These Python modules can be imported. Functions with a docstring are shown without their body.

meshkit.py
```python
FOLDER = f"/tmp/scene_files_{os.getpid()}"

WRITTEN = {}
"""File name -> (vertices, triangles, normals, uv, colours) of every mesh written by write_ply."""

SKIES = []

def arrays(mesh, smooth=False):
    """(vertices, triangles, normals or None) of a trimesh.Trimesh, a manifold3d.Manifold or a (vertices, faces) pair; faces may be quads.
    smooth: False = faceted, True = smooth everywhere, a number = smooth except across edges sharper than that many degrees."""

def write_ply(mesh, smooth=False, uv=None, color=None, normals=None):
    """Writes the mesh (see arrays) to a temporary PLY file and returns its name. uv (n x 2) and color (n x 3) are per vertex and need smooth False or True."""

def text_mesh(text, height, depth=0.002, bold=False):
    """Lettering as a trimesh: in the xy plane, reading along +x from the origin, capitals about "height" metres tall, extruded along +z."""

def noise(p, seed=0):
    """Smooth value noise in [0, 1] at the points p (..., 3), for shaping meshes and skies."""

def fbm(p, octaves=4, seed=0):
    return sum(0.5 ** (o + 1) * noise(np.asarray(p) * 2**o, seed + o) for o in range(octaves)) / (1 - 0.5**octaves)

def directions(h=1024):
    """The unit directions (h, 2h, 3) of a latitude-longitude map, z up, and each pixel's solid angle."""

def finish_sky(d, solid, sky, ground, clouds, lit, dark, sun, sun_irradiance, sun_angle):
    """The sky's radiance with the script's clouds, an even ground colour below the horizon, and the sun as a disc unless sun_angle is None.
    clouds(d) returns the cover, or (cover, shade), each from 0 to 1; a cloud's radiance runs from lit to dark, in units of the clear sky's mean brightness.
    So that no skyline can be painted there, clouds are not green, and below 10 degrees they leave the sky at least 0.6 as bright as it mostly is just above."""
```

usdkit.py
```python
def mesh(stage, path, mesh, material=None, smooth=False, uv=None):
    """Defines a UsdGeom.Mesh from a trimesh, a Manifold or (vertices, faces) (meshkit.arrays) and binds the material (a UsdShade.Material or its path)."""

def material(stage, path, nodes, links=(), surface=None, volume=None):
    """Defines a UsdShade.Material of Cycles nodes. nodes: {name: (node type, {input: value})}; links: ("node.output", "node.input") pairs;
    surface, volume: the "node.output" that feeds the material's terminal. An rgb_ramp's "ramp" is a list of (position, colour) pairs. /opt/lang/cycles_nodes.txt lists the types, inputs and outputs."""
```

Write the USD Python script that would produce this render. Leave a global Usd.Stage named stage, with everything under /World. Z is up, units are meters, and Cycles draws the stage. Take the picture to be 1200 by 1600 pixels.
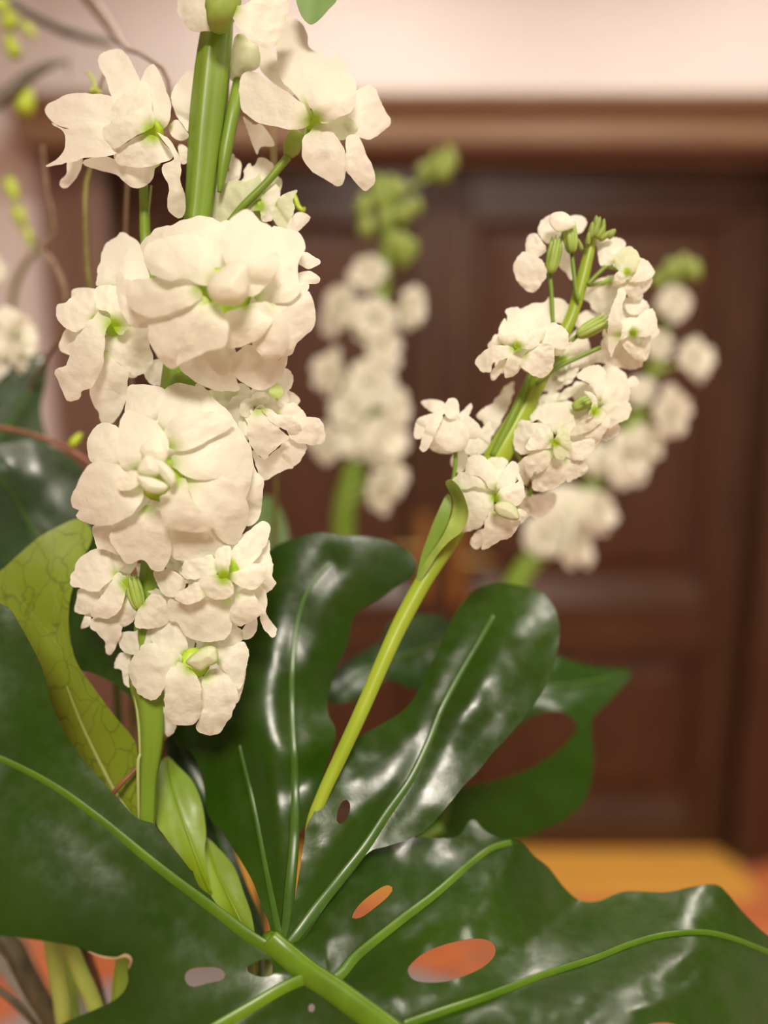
import math, numpy as np, trimesh, usdkit, meshkit, shapely
from shapely.geometry import Polygon, box as sbox, Point
from shapely import affinity
from scipy.spatial import Delaunay, cKDTree
from scipy.interpolate import RBFInterpolator
from pxr import Usd, UsdGeom, UsdLux, UsdShade, Sdf, Gf, Vt

stage = Usd.Stage.CreateInMemory()
UsdGeom.SetStageUpAxis(stage, UsdGeom.Tokens.z)
UsdGeom.SetStageMetersPerUnit(stage, 1.0)
world = UsdGeom.Xform.Define(stage, '/World')
stage.SetDefaultPrim(world.GetPrim())

# ------------------------------------------------------------------ camera
EYE, PITCH = np.array([0, 0, 1.6]), math.radians(10)
CP, SP = math.cos(PITCH), math.sin(PITCH)
FWD, RIGHT, UP = np.array([0, CP, -SP]), np.array([1.0, 0, 0]), np.array([0, SP, CP])
cam = UsdGeom.Camera.Define(stage, '/World/camera')
cam.AddTransformOp().Set(Gf.Matrix4d(*RIGHT, 0, *UP, 0, *(-FWD), 0, *EYE, 1))
cam.CreateFocalLengthAttr(24.0)
cam.CreateHorizontalApertureAttr(24.0)
cam.CreateFStopAttr(2.8)
cam.CreateFocusDistanceAttr(0.2155)
cam.CreateClippingRangeAttr(Gf.Vec2f(0.02, 100))
cam.CreateExposureAttr(0.80)
F = 1200.0

# ------------------------------------------------------------------ lamps of the room (ceiling discs)
LAMPS = [  # x, y, radius, intensity, cone half-angle or 0, label
    (0.15, -1.35, 0.34, 38.0, 0, 'round white ceiling lamp just behind the camera'),
    (0.95, 0.05, 0.26, 11.0, 0, 'round white ceiling lamp above and to the right of the flowers'),
    (-0.05, 1.80, 0.14, 14.0, 46, 'larger ceiling downlight by the door wall, left one'),
    (1.15, 1.80, 0.14, 16.0, 46, 'larger ceiling downlight by the door wall, right one'),
    (-0.35, 1.45, 0.08, 110.0, 20, 'small ceiling spot in front of the left door leaf'),
    (0.72, 1.45, 0.08, 110.0, 20, 'small ceiling spot in front of the right door leaf')]
LAMP_COLOR = (1.0, 0.90, 0.785)
CEIL = 2.95


def P(x, y, d):
    """Point seen in direction (x, y) of the design sketch at distance d along the view axis."""
    x, y, d = (np.asarray(a, float) for a in (x, y, d))
    return EYE + ((x - 600) / F * d)[..., None] * RIGHT - ((y - 800) / F * d)[..., None] * UP + d[..., None] * FWD


# ------------------------------------------------------------------ prim helpers
USED = {}


def numbered(parent, name):
    k = USED.get((parent, name), 0)
    USED[(parent, name)] = k + 1
    return f'{parent}/{name}' if k == 0 else f'{parent}/{name}_{k:03d}'


def tag(prim, label=None, cat=None, group=None, kind=None):
    prim = prim.GetPrim() if hasattr(prim, 'GetPrim') else prim
    for k, v in (('label', label), ('category', cat), ('group', group), ('kind', kind)):
        if v:
            prim.SetCustomDataByKey(k, v)
    return prim


def thing(name, label, cat, group=None, kind=None):
    x = UsdGeom.Xform.Define(stage, numbered('/World', name))
    tag(x, label, cat, group, kind)
    return str(x.GetPath())


def obj(parent, name, mesh, mat, smooth=True, label=None, tint=None):
    m = usdkit.mesh(stage, numbered(parent, name), mesh, mat, smooth=smooth)
    if tint is not None:
        UsdGeom.PrimvarsAPI(m).CreatePrimvar('tint', Sdf.ValueTypeNames.FloatArray, 'vertex').Set(Vt.FloatArray.FromNumpy(np.asarray(tint, np.float32)))
    if label:
        tag(m, label)
    return str(m.GetPath())


def mat(name, nodes, links, surface='p.BSDF'):
    return usdkit.material(stage, f'/World/Looks/{name}', nodes, links, surface=surface)


def plain(name, color, rough=0.5, **kw):
    return mat(name, {'p': ('principled_bsdf', {'base_color': color, 'roughness': rough, **kw})}, [])


def noisy(name, c1, c2, scale, rough=0.5, detail=4, vscale=(1, 1, 1), bump=0.0, bscale=None, coords='object', transl=0.0, tcol=None, distort=0.0, **kw):
    n = {'tc': ('texture_coordinate', {}), 'mp': ('mapping', {'scale': vscale}), 'n': ('noise_texture', {'scale': scale, 'detail': detail, 'distortion': distort}),
         'r': ('rgb_ramp', {'ramp': [(0.3, c1), (0.7, c2)]}), 'p': ('principled_bsdf', {'roughness': rough, **kw})}
    l = [(f'tc.{coords}', 'mp.vector'), ('mp.vector', 'n.vector'), ('n.fac', 'r.fac'), ('r.color', 'p.base_color')]
    if bump:
        n['n2'] = ('noise_texture', {'scale': bscale or scale * 3, 'detail': 3})
        n['b'] = ('bump', {'strength': bump, 'distance': 0.001})
        l += [('mp.vector', 'n2.vector'), ('n2.fac', 'b.height'), ('b.normal', 'p.normal')]
    if transl:
        n['t'] = ('translucent_bsdf', {'color': tcol or c2})
        n['m'] = ('mix_closure', {'fac': transl})
        l += [('p.BSDF', 'm.closure1'), ('t.BSDF', 'm.closure2')]
        return mat(name, n, l, 'm.closure')
    return mat(name, n, l)


# ------------------------------------------------------------------ materials
def petal_mat(name, c, g):
    """White petal whose claw (the tint attribute) is yellow-green; thin enough to let light through."""
    return mat(name, {
        'a': ('attribute', {'attribute': 'tint'}),
        'tc': ('texture_coordinate', {}), 'n': ('noise_texture', {'scale': 420.0, 'detail': 3.0}),
        'n1': ('noise_texture', {'scale': 60.0, 'detail': 2.0}),
        'v': ('rgb_ramp', {'ramp': [(0.3, tuple(x * 0.95 for x in c)), (0.7, c)]}),
        'k': ('mix', {'mix_type': 'mix', 'color2': g}), 'b': ('bump', {'strength': 0.45, 'distance': 0.0008}),
        'p': ('principled_bsdf', {'roughness': 0.50, 'specular_ior_level': 0.35, 'sheen_weight': 0.08}),
        't': ('translucent_bsdf', {}), 'm': ('mix_closure', {'fac': 0.42})},
        [('tc.object', 'n.vector'), ('tc.object', 'n1.vector'), ('n1.fac', 'v.fac'), ('v.color', 'k.color1'), ('a.fac', 'k.fac'), ('k.color', 'p.base_color'), ('k.color', 't.color'),
         ('n.fac', 'b.height'), ('b.normal', 'p.normal'), ('p.BSDF', 'm.closure1'), ('t.BSDF', 'm.closure2')], 'm.closure')


M_PETAL = petal_mat('petal_white', (0.915, 0.91, 0.785), (0.36, 0.56, 0.02))
M_STEM = noisy('stem_green', (0.14, 0.255, 0.018), (0.22, 0.345, 0.03), 60, 0.42, vscale=(1, 1, 0.15), transl=0.12, tcol=(0.3, 0.5, 0.05))
M_STEM_PALE = noisy('stem_pale', (0.28, 0.36, 0.09), (0.37, 0.44, 0.15), 90, 0.5, vscale=(1, 1, 0.1))
M_STEM_YEL = noisy('stem_yellow_green', (0.24, 0.36, 0.02), (0.32, 0.43, 0.035), 60, 0.38, vscale=(1, 1, 0.15))
M_STEM_CUT = noisy('stem_cut', (0.22, 0.28, 0.04), (0.31, 0.36, 0.085), 70, 0.45, vscale=(1, 1, 0.2))
M_CALYX = noisy('calyx_green', (0.26, 0.42, 0.06), (0.42, 0.56, 0.12), 180, 0.5, transl=0.15, tcol=(0.35, 0.55, 0.08))
M_CENTER = noisy('center_green', (0.22, 0.42, 0.01), (0.42, 0.60, 0.02), 300, 0.5)
M_BUD = noisy('bud_green', (0.24, 0.36, 0.05), (0.38, 0.48, 0.11), 150, 0.5, transl=0.2, tcol=(0.4, 0.6, 0.06))


def leaf_mat(name, c1, c2, rough, spec, vein=None, veinscale=60, bump=0.12, coat=0.0):
    n = {'tc': ('texture_coordinate', {}), 'n': ('noise_texture', {'scale': 22.0, 'detail': 3.0}), 'n2': ('noise_texture', {'scale': 220.0, 'detail': 3.0}),
         'r': ('rgb_ramp', {'ramp': [(0.3, c1), (0.7, c2)]}), 'b': ('bump', {'strength': bump, 'distance': 0.0006}),
         'rr': ('rgb_ramp', {'ramp': [(0.3, (rough - .05,) * 3), (0.7, (rough + .08,) * 3)]}),
         'p': ('principled_bsdf', {'specular_ior_level': spec, 'coat_weight': coat, 'coat_roughness': 0.2})}
    l = [('tc.object', 'n.vector'), ('tc.object', 'n2.vector'), ('n.fac', 'r.fac'), ('n2.fac', 'b.height'), ('b.normal', 'p.normal'), ('n2.fac', 'rr.fac'), ('rr.color', 'p.roughness')]
    if vein:
        n['vm'] = ('mapping', {'scale': (1.0, 1.0, 0.55), 'rotation': (0, 0.6, 0)})
        n['v'] = ('voronoi_texture', {'feature': 'distance_to_edge', 'scale': veinscale})
        n['vr'] = ('rgb_ramp', {'ramp': [(0.0, (1, 1, 1)), (0.018, (0.5, 0.5, 0.5)), (0.038, (0, 0, 0)), (1.0, (0, 0, 0))]})
        n['wn'] = ('noise_texture', {'scale': 120.0, 'detail': 2.0})
        n['wa'] = ('vector_math', {'math_type': 'multiply_add', 'vector2': (0.006, 0.006, 0.006)})
        n['k'] = ('mix', {'mix_type': 'mix', 'color2': vein})
        l += [('tc.object', 'vm.vector'), ('tc.object', 'wn.vector'), ('wn.color', 'wa.vector1'), ('vm.vector', 'wa.vector3'), ('wa.vector', 'v.vector'), ('v.distance', 'vr.fac'), ('vr.color', 'k.fac'), ('r.color', 'k.color1'), ('k.color', 'p.base_color')]
    else:
        l += [('r.color', 'p.base_color')]
    return mat(name, n, l)


M_LEAF = leaf_mat('leaf_dark', (0.010, 0.033, 0.0008), (0.019, 0.054, 0.0016), 0.25, 0.37)
M_LEAF_BACK = leaf_mat('leaf_dark_far', (0.010, 0.040, 0.002), (0.018, 0.060, 0.003), 0.30, 0.35)
M_LEAF_GREY = leaf_mat('leaf_dark_bluish', (0.011, 0.034, 0.008), (0.020, 0.052, 0.013), 0.30, 0.6)
M_LEAF_PALE = leaf_mat('leaf_underside', (0.125, 0.185, 0.009), (0.19, 0.26, 0.015), 0.45, 0.35, vein=(0.085, 0.13, 0.008), veinscale=150)
M_LEAF_BRIGHT = leaf_mat('leaf_bright', (0.10, 0.18, 0.003), (0.15, 0.235, 0.005), 0.36, 0.3)
M_LEAF_SAGE = leaf_mat('leaf_sage', (0.10, 0.20, 0.05), (0.16, 0.27, 0.08), 0.45, 0.4)
M_RIB = noisy('rib_green', (0.075, 0.16, 0.004), (0.11, 0.21, 0.006), 120, 0.36)
M_RIB_MID = noisy('rib_side_green', (0.052, 0.125, 0.004), (0.08, 0.165, 0.006), 120, 0.34)
M_RIB_DK = noisy('rib_mid_green', (0.030, 0.085, 0.006), (0.045, 0.11, 0.009), 120, 0.32)
M_TWIG = noisy('twig_brown', (0.12, 0.07, 0.035), (0.25, 0.16, 0.09), 200, 0.55, bump=0.4, bscale=500)
M_TWIG_GREY = noisy('twig_grey', (0.10, 0.085, 0.06), (0.20, 0.18, 0.14), 200, 0.6, bump=0.4, bscale=500)
M_TWIG_RED = noisy('twig_reddish', (0.16, 0.06, 0.03), (0.28, 0.12, 0.06), 200, 0.5)
M_TWIG_OLIVE = noisy('twig_olive', (0.16, 0.15, 0.03), (0.26, 0.24, 0.06), 200, 0.5)
M_TWIG_DARK = noisy('twig_dark', (0.035, 0.028, 0.012), (0.07, 0.055, 0.02), 200, 0.6)
M_SPROUT = plain('sprout_green', (0.42, 0.56, 0.03), 0.45)
M_DRY = noisy('leaf_dry_edge', (0.22, 0.15, 0.07), (0.34, 0.25, 0.13), 300, 0.7)

M_WALL = noisy('wall_plaster', (0.70, 0.665, 0.65), (0.74, 0.705, 0.69), 3, 0.85, bump=0.15, bscale=120)
M_WALL_FAR = noisy('wall_ochre', (0.30, 0.23, 0.17), (0.34, 0.265, 0.20), 3, 0.85)
M_CEIL = plain('ceiling_paint', (0.80, 0.77, 0.74), 0.9)


def wood(name, c1, c2, rough, vs=(14, 14, 1.2), spec=0.3):
    return noisy(name, c1, c2, 3.0, rough, 6, vs, bump=0.08, bscale=14, specular_ior_level=spec, distort=0.6)


M_DOOR = wood('door_wood', (0.048, 0.023, 0.012), (0.090, 0.045, 0.023), 0.38)
M_DOOR_PANEL = wood('door_panel_wood', (0.058, 0.027, 0.015), (0.100, 0.048, 0.026), 0.42)
M_DOOR_H = wood('door_wood_rail', (0.050, 0.024, 0.012), (0.088, 0.044, 0.022), 0.32, (1.2, 14, 14), 0.5)
M_CASING = wood('casing_wood', (0.165, 0.098, 0.070), (0.225, 0.140, 0.105), 0.36)
M_LINTEL = wood('lintel_wood', (0.20, 0.122, 0.070), (0.26, 0.165, 0.098), 0.42, (1.2, 14, 14))
M_SILL = wood('threshold_wood', (0.70, 0.36, 0.055), (0.85, 0.48, 0.10), 0.35, (1.2, 14, 14))
M_BRASS = plain('brass', (0.46, 0.33, 0.12), 0.38, metallic=1.0)
M_TILES = [noisy(f'terracotta_{k}', c1, c2, 9, 0.42, 5, bump=0.25, bscale=60, coords='object') for k, (c1, c2) in enumerate([
    ((0.56, 0.16, 0.055), (0.76, 0.26, 0.10)), ((0.50, 0.14, 0.05), (0.68, 0.22, 0.085)), ((0.60, 0.18, 0.065), (0.80, 0.29, 0.115))])]
M_GROUT = noisy('grout', (0.28, 0.18, 0.14), (0.36, 0.25, 0.20), 30, 0.85)
M_TABLE = noisy('table_stone', (0.20, 0.17, 0.165), (0.25, 0.215, 0.21), 14, 0.45)
M_STEEL = plain('steel', (0.62, 0.60, 0.58), 0.25, metallic=1.0)
M_VASE = noisy('vase_glaze', (0.22, 0.21, 0.20), (0.30, 0.29, 0.28), 12, 0.25)
M_LAMPBODY = plain('lamp_white', (0.8, 0.8, 0.78), 0.4)


# ------------------------------------------------------------------ geometry helpers
def bx(x0, x1, y0, y1, z0, z1):
    m = trimesh.creation.box([x1 - x0, y1 - y0, z1 - z0])
    m.apply_translation([(x0 + x1) / 2, (y0 + y1) / 2, (z0 + z1) / 2])
    return m


def prism_x(profile, x0, x1):
    """Profile polygon in (y, z) extruded along x."""
    m = trimesh.creation.extrude_polygon(Polygon(profile), x1 - x0, engine='earcut')
    v = np.array(m.vertices)
    m.vertices = np.c_[v[:, 2] + x0, v[:, 0], v[:, 1]]
    return m


def prism_z(profile, z0, z1):
    m = trimesh.creation.extrude_polygon(Polygon(profile), z1 - z0, engine='earcut')
    m.apply_translation([0, 0, z0])
    return m


def cat(ms):
    return trimesh.util.concatenate(ms)


def lathe(profile, center, n=64):
    m = trimesh.creation.revolve(np.array(profile, float), sections=n)
    m.apply_translation(center)
    return m


def spline(pts, n, closed=False):
    """Catmull-Rom through pts (k, c), n samples in even steps of the first two columns' length."""
    p = np.asarray(pts, float)
    q = np.vstack([p[-1], p, p[0], p[1]]) if closed else np.vstack([2 * p[0] - p[1], p, 2 * p[-1] - p[-2]])
    out = []
    for i in range(1, len(q) - 2):
        t = np.linspace(0, 1, 12, endpoint=False)[:, None]
        a, b, c, d = q[i - 1], q[i], q[i + 1], q[i + 2]
        out.append(0.5 * (2 * b + (c - a) * t + (2 * a - 5 * b + 4 * c - d) * t ** 2 + (3 * b - a - 3 * c + d) * t ** 3))
    out = np.vstack(out + ([p[:1]] if closed else [p[-1:]]))
    w = min(3, out.shape[1])
    s = np.r_[0, np.cumsum(np.linalg.norm(np.diff(out[:, :w], axis=0), axis=1))]
    x = np.linspace(0, s[-1], n, endpoint=not closed)
    return np.stack([np.interp(x, s, out[:, k]) for k in range(out.shape[1])], 1)


def tube(path, radii, n=10, flute=0.0, cap=True):
    """Swept tube through 3D points with per-point radii."""
    path, radii = np.asarray(path, float), np.broadcast_to(radii, (len(path),))
    t = np.gradient(path, axis=0)
    t /= np.linalg.norm(t, axis=1, keepdims=True) + 1e-12
    u = np.cross(t[0], [0.31, 0.57, 0.76])
    rings, a = [], np.linspace(0, 2 * np.pi, n, endpoint=False)
    prof = 1 + flute * np.cos(5 * a)
    for i in range(len(path)):
        u = u - t[i] * (u @ t[i])
        u /= np.linalg.norm(u) + 1e-12
        w = np.cross(t[i], u)
        rings.append(path[i] + radii[i] * prof[:, None] * (np.cos(a)[:, None] * u + np.sin(a)[:, None] * w))
    v = np.vstack(rings)
    i, j = np.meshgrid(np.arange(len(path) - 1), np.arange(n), indexing='ij')
    i, j, k = i.ravel(), j.ravel(), (j.ravel() + 1) % n
    f = np.vstack([np.c_[i * n + j, i * n + k, (i + 1) * n + k], np.c_[i * n + j, (i + 1) * n + k, (i + 1) * n + j]])
    if cap:
        c0, c1, r = len(v), len(v) + 1, np.arange(n)
        v = np.vstack([v, path[0], path[-1]])
        f = np.vstack([f, np.c_[np.full(n, c0), (r + 1) % n, r], np.c_[np.full(n, c1), (len(path) - 1) * n + r, (len(path) - 1) * n + (r + 1) % n]])
    return trimesh.Trimesh(v, f, process=False)


def stalk(pts, n=None, sides=10, flute=0.0, d0=None):
    """Tube through sketch points (x, y, depth, radius), x, y, radius in sketch units."""
    p = np.array([list(q) for q in pts], float)
    s = spline(p, n or max(8, 6 * len(p)))
    return tube(P(s[:, 0], s[:, 1], s[:, 2]), s[:, 3] * s[:, 2] / F, sides, flute)


def pod(x0, y0, d0, x1, y1, d1, r, sides=10, fat=0.55):
    """Egg-shaped bud between two sketch points."""
    t = np.linspace(0, 1, 12)
    rad = r * np.sqrt(np.clip(np.sin(np.pi * t ** (0.5 / fat * 0.7)), 0, 1)) + 0.02 * r
    d = d0 + (d1 - d0) * t
    return tube(P(x0 + (x1 - x0) * t, y0 + (y1 - y0) * t, d), rad * d / F, sides)


def mesh2d(outline, step, holes=()):
    """Triangulates an outline with rounded corners: (points, triangles, distance to the rim)."""
    ring = lambda o: spline(o, max(10, int(Polygon(o).length / step)), True)
    rim = ring(outline)
    poly = Polygon(rim)
    if not poly.is_valid:
        poly = poly.buffer(0)
        if poly.geom_type != 'Polygon':
            poly = max(poly.geoms, key=lambda g: g.area)
        rim = np.array(poly.exterior.coords)[:-1]
    inner = [ring(h) for h in holes]
    whole = poly
    for h in inner:
        whole = whole.difference(Polygon(h))
    x0, y0, x1, y1 = whole.bounds
    gx, gy = np.meshgrid(np.arange(x0, x1, step), np.arange(y0, y1, step * 0.866))
    gx[1::2] += step / 2
    g = np.c_[gx.ravel(), gy.ravel()]
    g = g[shapely.contains_xy(whole, g[:, 0], g[:, 1])]
    edge = np.vstack([rim] + inner)
    kd = cKDTree(edge)
    g = g[kd.query(g)[0] > 0.6 * step] if len(g) else g
    pts = np.vstack([edge, g])
    tri = Delaunay(pts).simplices
    c = pts[tri].mean(1)
    tri = tri[shapely.contains_xy(whole, c[:, 0], c[:, 1])]
    a, b, c = pts[tri[:, 0]], pts[tri[:, 1]], pts[tri[:, 2]]
    area = (b[:, 0] - a[:, 0]) * (c[:, 1] - a[:, 1]) - (b[:, 1] - a[:, 1]) * (c[:, 0] - a[:, 0])
    tri = tri[np.abs(area) > 1e-6]
    area = area[np.abs(area) > 1e-6]
    tri[area > 0] = tri[area > 0][:, [0, 2, 1]]          # faces the viewer (y points down in the sketch)
    dist = kd.query(pts)[0]
    dist[:len(edge)] = 0
    return pts, tri, dist


def fb(p, scale, seed):
    q = np.c_[np.asarray(p)[:, :2] / scale, np.full(len(p), seed * 7.31)]
    return meshkit.fbm(q, 3, seed) * 2 - 1


def ints(s):
    a = [float(x) for x in s.split()]
    return np.array(a).reshape(-1, 2)


# ------------------------------------------------------------------ petals and blooms
def petal_sheet(out, center, R, z, d, seed, mode='', fine=1.0, frill=1.0):
    """One petal from its outline (sketch units), its claw at the end nearest the flower's centre, bulged, ruffled and curled at the rim."""
    rng = np.random.default_rng(seed)
    c = np.asarray(center, float)
    r = np.linalg.norm(out - c, axis=1)
    base, far = out[r.argmin()], out[np.linalg.norm(out - out[r.argmin()], axis=1).argmax()]
    L = np.linalg.norm(far - base) + 1e-6
    ax = (far - base) / L
    step = max(1.5, L / 22) / fine
    o = spline(out, max(24, int(Polygon(out).length / step)), True)
    nrm = np.gradient(o, axis=0)[:, ::-1] * [1, -1]
    nrm /= np.linalg.norm(nrm, axis=1, keepdims=True) + 1e-9
    if 'b' not in mode:
        o = o + nrm * (fb(o, L / 9, seed) * 0.020 * L * frill + fb(o, L / 20, seed + 1) * 0.013 * L * frill)[:, None]
    pts, tri, e = mesh2d(o, step)
    u = ((pts - base) @ ax) / L
    lat = (pts - base) @ np.array([-ax[1], ax[0]])
    W = np.abs(lat).max() + 1e-6
    v = lat / W
    uu = np.clip(u, 0, 1)
    if 'b' in mode:
        zz = z + (0.42 if 'B' in mode else 0.24) * min(L, 2 * W) * np.sqrt(np.clip(e / (e.max() + 1e-6), 0, 1)) + 0.03 * L * fb(pts, L / 3, seed)
    else:
        bul = rng.uniform(0.03, 0.09) * L
        cup = rng.choice([-1, -1, 0.7]) * rng.uniform(0.05, 0.12) * W
        zz = z + bul * np.sin(np.pi * np.clip(uu, 0, 1) ** 0.8) - 0.05 * L * uu ** 2 + cup * v ** 2 * np.sin(np.pi * uu ** 0.7)
        zz += rng.uniform(-0.07, 0.07) * lat
        rr = np.linalg.norm(pts - c, axis=1) / R
        zz -= 0.19 * R * rr ** 2
        zz += (0.045 * L * fb(pts, L / 2.2, seed) + 0.020 * frill * L * fb(pts, L / 6, seed + 3)) * (0.3 + uu)
        zz -= 0.07 * frill * L * np.abs(fb(pts, L / 1.7, seed + 5)) * (0.2 + uu)
        zz += 0.05 * L * frill * fb(pts, L / 4, seed + 9) * np.exp(-e / (0.12 * L)) * uu
        ang = v / (uu + 0.35)
        zz += 0.010 * L * np.sin(ang * 9 + seed) * uu * (1 - 0.5 * uu)
        zz -= rng.uniform(-0.015, 0.035) * L * np.exp(-e / (0.07 * L)) * np.clip(uu * 4 - 0.6, 0, 1)
        zz -= 0.12 * L * np.exp(-uu / 0.10)               # the claw dips into the flower
    near = np.linalg.norm(pts - c, axis=1)
    tint = np.clip(1 - (near - 0.07 * R) / (0.15 * R), 0, 1) ** 1.2 if 'n' not in mode else np.zeros(len(pts))
    if 'n' not in mode and 'b' not in mode and r.min() < 0.5 * R:
        tint = np.maximum(tint, 0.85 * np.exp(-(np.linalg.norm(pts - base, axis=1) / (0.13 * L)) ** 2))
    if 'g' in mode:
        tint = np.maximum(tint, 0.32)
    if 'G' in mode:
        tint = np.maximum(tint, 0.75)
    if 'b' in mode:
        tint = np.clip((pts[:, 1] - (pts[:, 1].max() - 0.10 * R)) / (0.10 * R), 0, 1) * 0.45 if 'g' not in mode else 0.25 + 0.5 * np.clip(1 - e / (0.25 * e.max()), 0, 1)
    return trimesh.Trimesh(P(pts[:, 0], pts[:, 1], d - zz * d / F), tri, process=False), tint


def traced_bloom(plant, center, z0, z1, d, text, attach, seed, R=None, label=None, core=True, cal=(3.5, 8), fill=0, frill=1.0, eye=0.13, claw=True):
    """A double flower: a calyx with its stalk (the bloom's own mesh) and each petal, back to front."""
    lines = [l.strip() for l in text.strip().splitlines() if l.strip()]
    outs, modes = [], []
    for l in lines:
        m = ''
        if l[0].isalpha():
            m, l = l.split(' ', 1)
        outs.append(ints(l))
        modes.append(m if claw else m + 'n')
    if R is None:
        R = np.percentile(np.linalg.norm(np.vstack(outs) - center, axis=1), 85)
    zb = z0 - 0.10 * R
    path = [(attach[0], attach[1], d, cal[0]), ((attach[0] + center[0]) / 2, (attach[1] + center[1]) / 2, d - 0.4 * zb * d / F, cal[0]),
            (center[0], center[1], d - zb * d / F, cal[1]), (center[0], center[1], d - (zb + 0.03 * R) * d / F, cal[1] * 0.6)]
    ms = [stalk(path)]
    b = obj(plant, 'bloom', cat(ms), M_CALYX, label=label)
    if core:
        zc = z0 + (z1 - z0) * 0.45
        obj(b, 'flower_center', stalk([(center[0], center[1], d - zb * d / F, 0.06 * R), (center[0], center[1], d - (zc - 6) * d / F, eye * R), (center[0], center[1], d - zc * d / F, eye * 0.6 * R)], 10, 12), M_CENTER)
    if fill:
        rng = np.random.default_rng(seed)
        for k in range(fill):
            az = 2 * np.pi * (k + rng.uniform(-.2, .2)) / fill
            L = R * rng.uniform(0.55, 0.72)
            t = np.linspace(0, 1, 9)
            w = 0.34 * L * np.sin(np.pi * t ** 1.3 * 0.9 + 0.15)
            ax = np.array([math.cos(az), math.sin(az)])
            sd = np.array([-ax[1], ax[0]])
            o = np.vstack([center + ax * (0.08 * R + L * t)[:, None] + sd * w[:, None], (center + ax * (0.08 * R + L * t)[:, None] - sd * w[:, None])[::-1]])
            mesh, tint = petal_sheet(o, center, R, z0 - 0.08 * R + (0.05 * R if k % 2 else 0), d, seed * 50 + 30 + k, '')
            obj(b, 'petal', mesh, M_PETAL, tint=tint)
    n = len(outs)
    for k, (o, m) in enumerate(zip(outs, modes)):
        z = z0 + (z1 - z0) * k / max(1, n - 1)
        mesh, tint = petal_sheet(o, center, R, z, d, seed * 50 + k, m, 1.0, frill)
        obj(b, 'petal', mesh, M_PETAL, tint=tint)
    return b


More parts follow.
